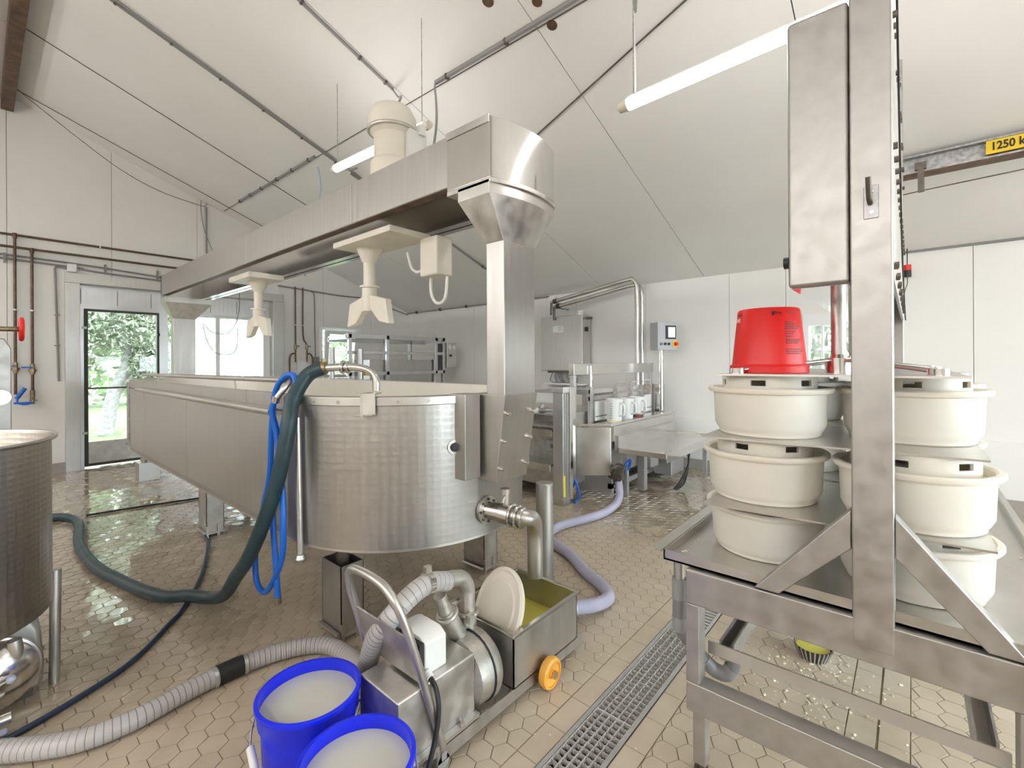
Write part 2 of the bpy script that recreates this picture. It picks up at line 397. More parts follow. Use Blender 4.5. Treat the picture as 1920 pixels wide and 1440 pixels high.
hexfield(0.182, 0.658, 0.62, 0.7, XR, 0.02)
hexfield(-1.6, 0.008, -0.04, 0.7, XR, 0.04)
def hidden(x, y):
    return (math.hypot(x - .66, y - 1.39) < .16 or math.hypot(x - .625, y - 1.06) < .16 or (0.84 < x < 1.7 and 1.16 < y < 1.46)
            or (x > 1.6 and -.25 < y < .5 and x < 3.4 and y < .1) or (1.1 < x < 1.2 and 1.98 < y < 2.16))
vis = []
for c in cands:
    q = pxdepth(*c)
    if q and not hidden(*c): vis.append((q[2] ** 3, c))
vis.sort()
near = set(c for _, c in vis[:296])
mb = MB(); tilegeo(mb, hexpoly(0, 0, HR))
hexme = mesh('tile', mb, fix=False); hexme.materials.append(M['tile'])
rest = MB()
for c in cands:
    tl = (random.gauss(0, .010), random.gauss(0, .010))
    if c in near:
        o = bpy.data.objects.new('tile', hexme); COL.objects.link(o); o.parent = floor; o.location = (c[0], c[1], 0); o.rotation_euler = (tl[1], -tl[0], 0)
    else: tilegeo(rest, hexpoly(c[0], c[1], HR), c, tl)
for p in clipped: tilegeo(rest, p)
part('tile_field', rest, M['tile'], floor, kind='stuff', fix=False)
def strip(y0, y1, x0, x1, L, ph, lim=4.2):
    far = MB(); x = x0 + ph
    mbt = MB(); tilegeo(mbt, [(0, 0), (L, 0), (L, y1 - y0), (0, y1 - y0)]); me = mesh('border_tile', mbt, fix=False); me.materials.append(M['tile'])
    while x < x1:
        if -0.2 < x < lim:
            o = bpy.data.objects.new('border_tile', me); COL.objects.link(o); o.parent = floor; o.location = (x, y0, 0)
        else: tilegeo(far, [(x, y0), (x + L, y0), (x + L, y1), (x, y1)])
        x += L
    if far.v: part('border_tile_rest', far, M['tile'], floor, kind='stuff', fix=False)
strip(0.908, 0.990, -1.2, XR, 0.1615, 0.10)
strip(0.661, 0.732, -1.2, XR, 0.1615, 0.03)
strip(0.098, 0.180, 0.6, XR, 0.1615, 0.02)
strip(0.010, 0.092, 0.6, XR, 0.1615, 0.09)

# ---- channel drain
dr = thing('floor_drain', 'stainless channel drain with square grid grating running through the tiled floor', 'drain', (1.5, 0.82, 0))
d = MB(); d.box(DX0, DX1, DY0, DY0 + .004, -.11, .001).box(DX0, DX1, DY1 - .004, DY1, -.11, .001).box(DX0, DX1, DY0, DY1, -.118, -.11)
part('channel', d, M['pit'], dr)
for (a, b) in ((DY0, DY0 + .014), (DY1 - .014, DY1)):
    part('edge_frame', MB().box(DX0, DX1, a, b, -.004, .0022), M['alu'], dr)
def grate(x0, x1):
    g = MB(); y0, y1 = DY0 + .017, DY1 - .017
    for y in [y0 + (y1 - y0) * k / 5 for k in range(6)]:
        g.box(x0, x1, y - .0012, y + .0012, -.02, -.001)
    n = max(2, int((x1 - x0) / .0255)); 
    for k in range(n + 1):
        x = x0 + (x1 - x0) * k / n; m_ = 24
        if k in (0, n): g.box(x - .0015, x + .0015, y0, y1, -.02, 0)
        else:
            for q in range(m_):
                ya = y0 + (y1 - y0) * q / m_; yb = y0 + (y1 - y0) * (q + 1) / m_; s0 = .0016 * (1 if q % 2 else -1)
                g.add([(x + s0 - .0008, ya, 0), (x + s0 + .0008, ya, 0), (x - s0 + .0008, yb, 0), (x - s0 - .0008, yb, 0),
                       (x + s0 - .0008, ya, -.018), (x + s0 + .0008, ya, -.018), (x - s0 + .0008, yb, -.018), (x - s0 - .0008, yb, -.018)],
                      [(0, 1, 2, 3), (0, 4, 5, 1), (3, 2, 6, 7), (0, 3, 7, 4), (1, 5, 6, 2)])
    part('grating', g, M['grate'], dr)
for a, b in ((.5, .997), (1.0, 1.497), (1.5, 2.19), (0.0, .497)): grate(a, b)
g = MB()
for k in range(17):
    x = 2.2 + k * .029; g.box(x, x + .012, DY0 + .015, DY1 - .015, -.02, .001)
part('bar_grating', g, M['grate'], dr)

# ---- walls as sandwich panels with open joints
def zspans(x, opens):
    out = [(0.0, None)]
    return out
def gable(name, y0, y1, opens, seams, label, dark_y):
    root = struct(name, MB().prism([(XL, 0), (XR, 0), (XR, roofz(XR)), (XRIDGE, ZRIDGE), (XL, roofz(XL))], 'y', dark_y, dark_y + .01) if not opens else pieces(opens, seams, dark_y, dark_y + .01, 0), M['joint'], label)
    for a, b in zip(seams[:-1], seams[1:]):
        mb = pieces(opens, [a + .002, b - .002], y0, y1, 0)
        if mb.v: part('wall_panel', mb, M['wall'], root)
    return root
def pieces(opens, xs, y0, y1, _):
    mb = MB(); lo, hi = xs[0], xs[-1]
    cut = sorted(set([lo, hi] + [e for o in opens for e in o[:2] if lo < e < hi] + ([XRIDGE] if lo < XRIDGE < hi else [])))
    for a, b in zip(cut[:-1], cut[1:]):
        mid = (a + b) / 2; zs = [0.0]; segs = []; cur = 0.0
        for o in sorted(opens, key=lambda q: q[2]):
            if o[0] < mid < o[1]:
                if o[2] > cur: segs.append((cur, o[2], o[2]))
                cur = o[3]
        segs.append((cur, None, None))
        for z0, z1, _z in segs:
            ta, tb = (roofz(a), roofz(b)) if z1 is None else (z1, z1)
            mb.prism([(a, z0), (b, z0), (b, tb), (a, ta)], 'y', y0, y1)
    return mb
OP = [(0.82, 3.06, 0.0, 2.26), (3.87, 4.52, 1.02, 1.86)]
gable('wall_back', YG, YG + .1, OP, [XL, -3.95, -2.75, -1.72, -.72, .228, 1.125, 2.05, 2.98, 3.9, 4.82, XR + .1], 'white sandwich panel gable wall', YG + .06)
gable('wall_front', YF - .1, YF, [(0.4, 4.8, 0.0, 2.1)], [XL, -2.9, -.6, 1.7, 4, XR], 'white panel wall', YF - .05)
d2 = struct('door_2', MB().box(.4, .48, YF - .08, YF - .02, 0, 2.1).box(4.72, 4.8, YF - .08, YF - .02, 0, 2.1).box(.48, 4.72, YF - .08, YF - .02, 2.02, 2.1).box(.48, 4.72, YF - .08, YF - .02, 0, .08).box(1.86, 1.94, YF - .08, YF - .02, .08, 2.02).box(3.26, 3.34, YF - .08, YF - .02, .08, 2.02), M['alu'], 'wide glazed sliding door in the front wall')
for a, b in ((.48, 1.86), (1.94, 3.26), (3.34, 4.72)): part('pane', MB().box(a, b, YF - .053, YF - .047, .08, 2.02), M['glass'], d2)
WO = (0.28, 0.86, 1.10, 1.76)    # window in the eaves wall: y0,y1,z0,z1
def side(name, x0, x1, seams, op, label, ztop):
    root = struct(name, MB(), M['gap'], label)
    for a, b in zip(seams[:-1], seams[1:]):
        a2, b2 = a + .002, b - .002; mb = MB()
        cuts = sorted(set([a2, b2] + ([e for e in op[:2] if a2 < e < b2] if op else [])))
        for p, q in zip(cuts[:-1], cuts[1:]):
            if op and op[0] < (p + q) / 2 < op[1]: mb.box(x0, x1, p, q, 0, op[2]).box(x0, x1, p, q, op[3], ztop)
            else: mb.box(x0, x1, p, q, 0, ztop)
        part('wall_panel', mb, M['wall'], root)
    bk = MB().box(x0 + .03, x1 - .03, seams[0], op[0] - .01 if op else seams[-1], 0, ztop)
    if op: bk.box(x0 + .03, x1 - .03, op[1] + .01, seams[-1], 0, ztop)
    part('joint_backing', bk, M['joint'], root); return root
side('wall_right', XR, XR + .1, [YF, -2.4, -1.4, -.404, 1.0165, 1.583, 2.6, 3.65, 4.7, 5.75, 6.8, YG + .1], WO, 'white sandwich panel eaves wall', roofz(XR) + .02)
side('wall_left', XL - .1, XL, [YF, -1, 1.5, 4, YG + .1], None, 'white panel wall', roofz(XL) + .02)
part('plinth', MB().box(XR - .035, XR, YF, 4.0, 0.0, .588), M['wall'], bpy.data.objects['wall_right'], bev=.004)
b_ = MB()
struct('baseboard_right', MB().box(XR - .05, XR - .035, YF, 4.0, 0, .115), M['base'])
struct('baseboard_back', MB().box(XL, .69, YG - .02, YG, 0, .12).box(3.22, XR, YG - .02, YG, 0, .12), M['base'])

# ---- pitched ceiling
ceil = struct('ceiling', MB().prism([(XL - .2, roofz(XL - .2) + .10), (XRIDGE, ZRIDGE + .10), (XR + .2, roofz(XR + .2) + .10), (XR + .2, roofz(XR + .2) + .2), (XRIDGE, ZRIDGE + .2), (XL - .2, roofz(XL - .2) + .2)], 'y', YF - .2, YG + .2), M['gap'], 'white panelled pitched ceiling')
ys = [YG + .1, 7.345, 5.945, 4.625, 3.205, 1.862, 0.5, -.87, -2.25, YF - .1]
HOLES = [(2.454, 1.761, .035), (2.295, 1.76, .033), (2.143, 2.038, .038)]
for a, b in zip(ys[1:], ys[:-1]):
    for sgn in (1, -1):
        xe = XR + .1 if sgn > 0 else XL - .1
        poly = [(XRIDGE, ZRIDGE), (xe, roofz(xe)), (xe, roofz(xe) + .099), (XRIDGE, ZRIDGE + .099)]
        part('ceiling_panel', MB().prism(poly, 'y', a + .0035, b - .0035), M['ceil'], ceil)
rn = Vector((SL, 0, 1)).normalized()
for (x, y, r) in HOLES:
    p = Vector((x, y, roofz(x))); part('cable_hole', MB().cyl(p - rn * .003, p + rn * .02, r, seg=20), M['brown'], ceil)
rb = struct('trim_1', MB().box(.185, .285, YF, YG - .02, 4.12, 4.26), M['brown'], 'rusty brown ridge beam under the ceiling', bev=.004)
for k in range(26):
    y = 7.4 - k * .3; part('bolt', MB().cyl((.289, y, 4.17 + .05 * (k % 2)), (.281, y, 4.17 + .05 * (k % 2)), .012, seg=8), M['galv'], rb)
# eaves capping strips
struct('trim_2', MB().box(XR - .022, XR, YF, .25, roofz(XR) - .012, roofz(XR) + .01), M['pvcgrey'])

# ---- stainless lining of the big opening in the gable wall
struct('trim_3', MB().box(.69, .822, YG - .05, YG + .14, 0, 2.262), M['steel_v'], 'stainless jamb left of the glazed door', bev=.003)
struct('trim_4', MB().box(3.055, 3.22, YG - .05, YG + .14, 0, 2.262), M['steel_v'], 'stainless jamb right of the windows', bev=.003)
struct('trim_5', MB().box(.69, 3.22, YG - .052, YG + .14, 2.262, 2.378), M['steel_v'], 'stainless head lining over the door', bev=.003)
YD = YG + .09
hp = struct('trim_6', MB().box(.822, 3.055, YD, YD + .05, 2.0, 2.262), M['alu'], 'ribbed grey panel above the door')
for k in range(38): part('rib', MB().box(.84 + k * .058, .848 + k * .058, YD - .004, YD, 2.03, 2.22), M['cond'] if k % 6 == 0 else M['alu'], hp)
# door
door = struct('door_1', MB().box(.822, .868, YD - .02, YD + .06, 0, 2.0).box(1.62, 1.72, YD - .02, YD + .06, 0, 2.0).box(.868, 1.62, YD - .02, YD + .06, 1.972, 2.0), M['alu'], 'glazed door with dark seals and grey kick panel')
s = MB(); s.box(.868, .905, YD - .03, YD + .05, .02, 1.972).box(1.598, 1.622, YD - .03, YD + .05, .02, 1.972).box(.905, 1.598, YD - .03, YD + .05, 1.945, 1.972).box(.905, 1.598, YD - .03, YD + .05, .02, .05)
part('leaf_frame', s, M['seal'], door)
part('kick_panel', MB().box(.905, 1.598, YD - .012, YD + .03, .05, .318), M['steel_dirty'], door, bev=.003)
part('push_bar', MB().cyl((.905, YD - .035, .985), (1.598, YD - .035, .985), .011), M['dark_steel'], door)
part('upper_pane', MB().box(.905, 1.598, YD + .008, YD + .014, .318, 1.945), M['glass'], door)
for z in (1.72, .42): part('hinge', MB().box(.850, .895, YD - .036, YD - .02, z, z + .03), M['white'], door)
part('latch', MB().box(1.60, 1.625, YD - .05, YD - .02, 1.66, 1.70), M['black'], door)
# windows beside the door
win = struct('window_1', MB().box(1.72, 3.055, YD - .01, YD + .05, 1.955, 2.0).box(1.72, 3.055, YD - .01, YD + .05, .95, 1.0).box(1.795, 2.02, YD - .01, YD + .05, 1.0, 1.955).box(2.30, 2.352, YD - .01, YD + .05, 1.0, 1.955).box(2.96, 3.055, YD - .01, YD + .05, 1.0, 1.955), M['pvc'], 'white framed windows beside the glazed door')
part('lower_panel', MB().box(1.72, 3.055, YD, YD + .05, 0, .95), M['alu'], win)
for a, b in ((1.72, 1.795), (2.02, 2.30), (2.352, 2.96)):
    part('pane', MB().box(a, b, YD + .015, YD + .021, 1.0, 1.955), M['glass_wet'] if a > 1.8 else M['glass'], win)
# tilted window in the gable wall
w2 = struct('window_2', MB().box(3.81, 3.87, YG - .03, YG + .06, .98, 1.90).box(4.52, 4.60, YG - .03, YG + .06, .98, 1.90).box(3.87, 4.52, YG - .03, YG + .06, 1.86, 1.90).box(3.87, 4.52, YG - .03, YG + .06, .98, 1.02), M['pvc'], 'white window standing tilted open')
T2 = Matrix.Translation((0, YG, 1.03)) @ Matrix.Rotation(math.radians(7), 4, 'X') @ Matrix.Translation((0, -YG, -1.03))
part('sash', MB().box(3.89, 3.96, YG - .02, YG + .03, 1.03, 1.85, T2).box(4.45, 4.51, YG - .02, YG + .03, 1.03, 1.85, T2).box(3.96, 4.45, YG - .02, YG + .03, 1.79, 1.85, T2).box(3.96, 4.45, YG - .02, YG + .03, 1.03, 1.09, T2), M['pvc'], w2, bev=.004)
part('pane', MB().box(3.96, 4.45, YG, YG + .006, 1.09, 1.79, T2), M['glass'], w2)
# window in the eaves wall
w3 = struct('window_3', MB().box(XR - .02, XR + .07, WO[0], WO[0] + .05, WO[2] + .06, WO[3] - .12).box(XR - .02, XR + .07, WO[1] - .05, WO[1], WO[2] + .06, WO[3] - .12).box(XR - .021, XR + .07, WO[0], WO[1], WO[3] - .12, WO[3]).box(XR - .021, XR + .07, WO[0], WO[1], WO[2], WO[2] + .06).box(XR, XR + .06, .685, .705, WO[2] + .06, WO[3] - .12), M['pvc'], 'small white window in the eaves wall')
part('pane', MB().box(XR + .03, XR + .036, WO[0], WO[1], WO[2], WO[3]), M['glass'], w3)

# ---- outside: lawn and trees
struct('ground', MB().box(-14, 22, YG + .12, 40, -.25, -.06).box(XR + .2, 40, YF - .12, YG + .12, -.25, -.06), M['grass'], 'bright green lawn outside the building')
struct('yard', MB().box(-14, 30, -20, YF - .12, -.25, -.061), plain('yard_concrete', (0.30, 0.29, 0.28), 0.8, 0, 0.1, 2), 'grey concrete yard outside the front door')
part('path', MB().box(-2, 5, YG + .12, YG + 1.6, -.06, -.045), M['alu'], bpy.data.objects['ground'])
def tree(label, base, blobs, trunk, n, lm, size, group):
    t = thing('garden_tree', label, 'tree', base, group)
    if trunk:
        tk = MB()
        for pts, r0, r1 in trunk: tk.tube(pts, r0, 10, 4, rfun=lambda i, m_, a=r0, b=r1: a + (b - a) * i / m_)
        part('trunk', tk, M['trunk'], t)
    lf = MB()
    for k in range(n):
        cx, cy, cz, R = random.choice(blobs)
        v = Vector((random.gauss(0, 1), random.gauss(0, 1), random.gauss(0, 1))).normalized() * R * (random.random() ** 0.45)
        c = Vector((cx, cy, cz)) + v; a = Vector((random.gauss(0, 1), random.gauss(0, 1), random.gauss(0, 1))).normalized(); b = a.orthogonal().normalized(); s_ = size * random.uniform(.6, 1.4)
        lf.add([c - a * s_, c + b * s_ * .45, c + a * s_, c - b * s_ * .45], [(0, 1, 2, 3)])
    part('foliage', lf, lm, t, kind='stuff', fix=False)
TG = 'trees in the garden outside'
tree('old leaning apple tree on the lawn outside the glazed door', (1.75, 11.6, -.06), [(1.5, 11.5, 2.6, 1.1), (.9, 12, 1.9, .9), (2.3, 11.8, 2.2, 1.0), (1.2, 11.2, 3.6, 1.2), (2.6, 12.2, 3.3, 1.2), (.4, 11.8, 1.2, .6), (2.4, 11.4, 1.3, .5)],
     [([(1.6, 11.6, -.06), (1.72, 11.6, .7), (1.95, 11.65, 1.4), (1.75, 11.7, 2.4)], .13, .08), ([(1.75, 11.6, .8), (2.3, 11.7, 1.3), (2.9, 11.8, 2.0)], .1, .05)], 26000, M['leaf'], .052, TG)
tree('dense leafy tree seen through the misted windows', (4.4, 12.5, -.06), [(3.8, 12.4, 1.8, 1.2), (4.9, 12.8, 2.4, 1.4), (4.2, 12.6, 3.4, 1.4), (5.6, 12.4, 1.4, 1.2), (6.4, 13, 2.4, 1.4)], [([(4.4, 12.5, -.06), (4.5, 12.5, 1.2), (4.5, 12.6, 2.4)], .16, .1)], 16000, M['leaf'], .07, TG)
tree('broad hedge-like row of trees far behind the lawn', (2, 19, -.06), [(-3 + 2.1 * k, 19.5 + (k % 2), 2.0 + (k % 3), 2.4) for k in range(8)], [([(2, 19, -.06), (2, 19, 2)], .2, .15)], 9000, M['leaf2'], .22, TG)
tree('leafy tree outside the small window in the eaves wall', (9.5, 1.2, -.06), [(9.5, 1.2, 2.2, 1.5), (9.4, -.2, 1.6, 1.1), (9.8, 2.6, 1.8, 1.2)], [([(9.5, 1.2, -.06), (9.5, 1.2, 2)], .15, .1)], 5000, M['leaf'], .10, TG)

# ================================================================ CHEESE VAT
VX, VR, VY0, VY1, VZ0, VZ1 = 1.535, 0.63, 2.09, 5.30, 0.51, 1.14
def stadium(r, n=28, y0=VY0, y1=VY1, cx=VX):
    pts = [(cx + r * math.cos(PI + PI * k / n), y0 + r * math.sin(PI + PI * k / n)) for k in range(n + 1)]
    pts += [(cx + r * math.cos(PI * k / n), y1 + r * math.sin(PI * k / n)) for k in range(n + 1)]
    return pts
def band(mb, r0, r1, z0, z1):
    A, B = stadium(r0), stadium(r1); n = len(A)
    vs = [(x, y, z0) for x, y in A] + [(x, y, z1) for x, y in A] + [(x, y, z0) for x, y in B] + [(x, y, z1) for x, y in B]; fs = []
    for i in range(n):
        j = (i + 1) % n
        fs += [(i, j, n + j, n + i), (2 * n + i, 2 * n + j, 3 * n + j, 3 * n + i), (n + i, n + j, 3 * n + j, 3 * n + i), (i, j, 2 * n + j, 2 * n + i)]
    return mb.add(vs, fs)
vat = thing('cheese_vat', 'long stainless steel cheese vat with rounded ends and dimpled skin', 'vat', (VX, 3.7, 0))
part('shell', band(MB(), VR, VR - .02, VZ0, VZ1 - .038), M['vat'], vat)
part('inner_wall', band(MB(), VR - .055, VR - .06, VZ0 + .05, VZ1 - .002), M['inner'], vat)
rim = part('rim_band', band(MB(), VR + .006, VR - .058, VZ1 - .038, VZ1), M['steel'], vat, bev=.004)
bt = stadium(VR - .004); part('underside', MB().prism(bt, 'z', VZ0 - .012, VZ0), M['steel'], vat)
part('curd_whey', MB().prism(stadium(VR - .056), 'z', .80, .86), plain('vat_milk', (0.78, 0.74, 0.60), 0.25), vat)
for k in range(16):
    t = PI + PI * (k + .5) / 16; c = Vector((VX + (VR + .006) * math.cos(t), VY0 + (VR + .006) * math.sin(t), VZ1 - .02)); n = Vector((math.cos(t), math.sin(t), 0))
    part('rivet', MB().cyl(c - n * .002, c + n * .004, .006, seg=10), M['steel_bright'], rim)
for a, b in ((2.10, 3.575), (3.585, 4.78), (4.79, 5.28)):
    part('side_panel', MB().box(VX - VR - .012, VX - VR + .002, a, b, .545, 1.068), M['steel_v'], vat, bev=.003)
for a, b in ((2.12, 2.55), (2.56, 4.32), (4.335, 5.28)):
    part('top_strip', MB().box(VX - VR - .014, VX - VR + .004, a, b, 1.072, VZ1 + .006), M['steel_v'], vat, bev=.004)
part('end_post', MB().box(VX - VR - .02, VX - VR + .01, 5.28, 5.36, .56, 1.12), M['galv'], vat, bev=.003)
part('rub_rail', MB().cyl((VX - VR - .028, 2.2, 1.062), (VX - VR - .028, 4.9, 1.075), .018, seg=12), M['steel'], vat)
rail = part('hand_rail', MB().tube([(.905, 4.82, 1.195), (.905, 3.5, 1.2), (.905, 2.2, 1.205), (.900, 2.06, 1.205), (.865, 2.03, 1.18), (.835, 2.05, 1.13)], .013, 10, 5), M['steel'], vat)
for y in (4.35, 2.75): part('rail_bracket', MB().cyl((.912, y, 1.14), (.906, y, 1.195), .006, seg=8), M['steel'], rail)
part('drain_tube', MB().cyl((.895, 1.985, 1.05), (.895, 1.965, .47), .013, seg=12), M['steel'], vat)
part('tube_ball', MB().lathe([(0.0, -.024), (.017, -.017), (.024, 0), (.017, .017), (0.0, .024)], (.895, 1.963, .455), 14), M['steel'], vat)
# thermometer plug and run-down stain
n0 = Vector((1.342 - VX, 1.49 - VY0, 0)).normalized(); c0 = Vector((VX, VY0, .917)) + n0 * VR
plug = part('sensor_flange', MB().cyl(c0 - n0 * .004, c0 + n0 * .005, .032, seg=24), M['steel_bright'], vat)
part('sensor_plug', MB().cyl(c0, c0 + n0 * .016, .021, .018, seg=20), M['black'], plug)
# legs: jacketed boxes with toggle clamps
for i, (x, y) in enumerate(((1.145, 2.07), (2.06, 2.05), (1.16, 4.02), (2.06, 4.0), (1.9, 5.4))):
    z1 = .345 if i == 0 else .34
    lg = MB(); w = .058; t_ = .004
    lg.box(x - w, x + w, y - w - .03, y - w - .03 + t_, .03, z1).box(x - w, x + w, y + w + .03 - t_, y + w + .03, .03, z1).box(x - w, x - w + t_, y - w - .03, y + w + .03, .03, z1).box(x + w - t_, x + w, y - w - .03, y + w + .03, .03, z1)
    l = part('leg_cover', lg, M['steel_v'] if i < 1 else M['steel_dirty'], vat)
    part('leg_post', MB().cyl((x, y, 0), (x, y, VZ0), .032, seg=14), M['dark_steel'], l)
    part('foot_bar', MB().cyl((x - w - .012, y - w - .03, .036), (x - w - .012, y + w + .03, .036), .010, seg=8).box(x - w - .004, x + w + .004, y - w - .04, y + w + .04, .022, .034), M['steel'], l)
    for (cx, cy) in ((x + w * .35, y - w - .036), (x - w + .004, y - w - .038)):
        part('clamp', MB().box(cx - .008, cx + .008, cy - .004, cy + .006, .0, .085).cyl((cx, cy - .006, .03), (cx, cy + .006, .03), .009, seg=8), M['steel'], l)
# outlet valve with elbow
ov = Vector((1.507, 1.461, .615))
vl = part('outlet_flange', MB().cyl((1.507, 1.462, .615), (1.507, 1.448, .615), .062, seg=28), M['steel'], vat)
for k in range(8):
    t = 2 * PI * k / 8; part('flange_bolt', MB().cyl((1.507 + .05 * math.cos(t), 1.45, .615 + .05 * math.sin(t)), (1.507 + .05 * math.cos(t), 1.442, .615 + .05 * math.sin(t)), .006, seg=6), M['dark_steel'], vl)
body = MB().cyl((1.507, 1.46, .615), (1.525, 1.385, .612), .040, seg=22).cyl((1.525, 1.385, .612), (1.535, 1.335, .608), .046, seg=22)
part('outlet_valve', body, M['steel_bright'], vat)
vs_ = MB().torus((1.537, 1.332, .607), (.2, -1, -.05), .044, .008).torus((1.543, 1.305, .605), (.25, -1, -.05), .044, .008).torus((1.55, 1.283, .602), (.3, -1, -.05), .041, .007)
part('valve_union', vs_, M['steel_bright'], vat)
hd = part('valve_handle', MB().cyl((1.530, 1.365, .64), (1.530, 1.365, .70), .019, seg=16).cyl((1.53, 1.365, .70), (1.53, 1.365, .722), .022, seg=16), M['steel'], vat)
part('tommy_bar', MB().cyl((1.475, 1.335, .672), (1.53, 1.365, .70), .006, seg=8), M['steel_bright'], hd)
part('outlet_elbow', MB().tube([(1.535, 1.34, .607), (1.565, 1.285, .60), (1.625, 1.285, .575), (1.662, 1.305, .51), (1.67, 1.31, .40), (1.67, 1.31, .30)], .036, 18, 6), M['steel'], vat)

# hose elbow clamped on the rim
he = thing('hose_elbow', 'bent stainless filling pipe clamped on the vat rim, dark hose attached', 'pipe', (1.06, 1.70, 1.13))
n1 = Vector((1.06 - VX, 1.69 - VY0, 0)).normalized(); t1 = Vector((-n1.y, n1.x, 0)); cb = Vector((VX, VY0, 1.12)) + n1 * (VR + .012)
Mb = Matrix.Translation(cb) @ Matrix((n1, t1, Vector((0, 0, 1)))).transposed().to_4x4()
ck = MB().box(-.075, .012, -.03, -.024, -.05, .035, Mb).box(.004, .010, -.03, .03, -.05, .035, Mb).box(-.075, .012, -.03, .03, .03, .036, Mb)
part('clamp_bracket', ck, M['steel'], he)
part('clamp_screw', MB().cyl(Mb @ Vector((.006, -.01, -.05)), Mb @ Vector((.05, -.01, -.05)), .005, seg=8).cyl(Mb @ Vector((.03, -.045, -.05)), Mb @ Vector((.03, .025, -.05)), .004, seg=8), M['steel_bright'], he)
part('bent_pipe', MB().tube([(1.135, 1.76, 1.16), (1.135, 1.765, 1.21), (1.12, 1.785, 1.245), (1.08, 1.83, 1.262), (1.03, 1.895, 1.262), (.985, 1.955, 1.258)], .017, 14, 6), M['steel_bright'], he)
part('pipe_union', MB().torus((1.045, 1.875, 1.262), (1, -1.4, 0), .022, .008).torus((1.058, 1.857, 1.262), (1, -1.4, 0), .022, .006), M['steel_bright'], he)
part('hose_clip', MB().cyl((1.0, 1.935, 1.26), (.978, 1.963, 1.256), .026, seg=18).box(.985, 1.0, 1.94, 1.955, 1.28, 1.30), M['brass'], he)

# ================================================================ AGITATOR GANTRY
gan = thing('agitator_gantry', 'stainless gantry frame spanning the cheese vat lengthwise', 'gantry', (1.6, 3.8, .75))
GX0, GX1, GZ0, GZ1 = 1.373, 1.815, 2.03, 2.284
def headpoly(y0, bulge, y1):
    pts = []
    for k in range(13):
        u = k / 12; x = GX0 - .004 + (GX1 - GX0 + .008) * u; pts.append((x, y0 - bulge * 4 * u * (1 - u)))
    return pts + [(GX1 + .004, y1), (GX0 - .004, y1)]
def gpost(y0, y1, sgn, name):
    p = part(name, MB().box(1.454, 1.666, y0, y1, 1.13 if sgn > 0 else .75, 1.80), M['steel_v'], gan, bev=.006)
    ya, yb = (1.285, 1.49) if sgn > 0 else (6.24, 6.45)
    hp_ = headpoly(1.30, .043, yb) if sgn > 0 else headpoly(ya, 0, yb)
    lowp = [(1.454 + .212 * k / 12, y0) for k in range(13)] + [(1.666, y1), (1.454, y1)]
    f = MB().loft([(x, y, 1.975) for x, y in hp_], [(x, y, 1.795) for x, y in lowp])
    part('funnel', f, M['steel_dirty'], gan, bev=.003)
    part('funnel_collar', MB().prism(hp_, 'z', 1.972, 2.032), M['steel'], gan, bev=.003)
gpost(1.30, 1.404, 1, 'post'); gpost(6.30, 6.404, -1, 'post')
hdp = part('head_cover', MB().prism(headpoly(1.298, .045, 1.56), 'z', 2.035, 2.29), M['mirror'], gan, bev=.004)
part('cover_lip', MB().prism(headpoly(1.292, .046, 1.56), 'z', 2.016, 2.036), M['steel_dirty'], hdp, bev=.002)
part('cover_top_lip', MB().box(GX0 - .008, GX0 - .002, 1.30, 1.56, 2.262, 2.294), M['steel'], hdp)
part('beam', MB().prism([(GX0, GZ0 + .03), (GX0 + .012, GZ0 + .03), (GX0 + .012, GZ1 - .012), (GX0 + .10, GZ1 - .012), (GX0 + .10, GZ1), (GX0, GZ1)], 'y', 1.56, 6.45), M['steel_v'], gan, bev=.002)
part('beam_rail', MB().box(GX0 + .012, GX0 + .06, 1.5, 6.4, GZ0 + .03, GZ0 + .04), M['brown'], gan)
part('beam', MB().prism([(GX1 - .06, GZ0), (GX1, GZ0), (GX1, GZ1), (GX1 - .10, GZ1), (GX1 - .10, GZ1 - .012), (GX1 - .045, GZ1 - .012), (GX1 - .045, GZ0 + .01), (GX1 - .06, GZ0 + .01)], 'y', 1.5, 6.45), M['steel_bright'], gan, bev=.002)
part('beam_rail', MB().box(GX1 - .11, GX1 - .045, 1.5, 6.4, GZ0, GZ0 + .01), M['steel_bright'], gan)
part('end_cover', MB().box(GX0, GX1, 6.42, 6.455, GZ0, GZ1), M['steel'], gan, bev=.003)
for y in (2.36, 3.9): part('beam_joint', MB().box(GX0 - .002, GX0 + .001, y, y + .012, GZ0 + .03, GZ1), M['steel'], gan)
# foot bracket of the near post
br = MB().loft([(1.454, 1.355, .76), (1.666, 1.355, .76), (1.666, 1.46, .76), (1.454, 1.46, .76)], [(1.45, 1.292, 1.142), (1.67, 1.292, 1.142), (1.67, 1.46, 1.142), (1.45, 1.46, 1.142)])
fbk = part('foot_bracket', br, M['steel_v'], gan, bev=.003)
for k in range(3):
    z = .82 + k * .12; y = 1.345 - (z - .76) * .165
    for x in (1.475, 1.645): part('bolt', MB().cyl((x, y + .01, z), (x, y - .008, z), .008, seg=8), M['steel_bright'], fbk)
for (xa, xb) in ((1.345, 1.435), (1.685, 1.775)):
    part('mount_plate', MB().box(xa, xb, 1.425, 1.52, .78, 1.145), M['steel_v'], gan, bev=.003)
part('far_bracket', MB().box(1.45, 1.67, 5.9, 6.31, .76, 1.14), M['steel_v'], gan)

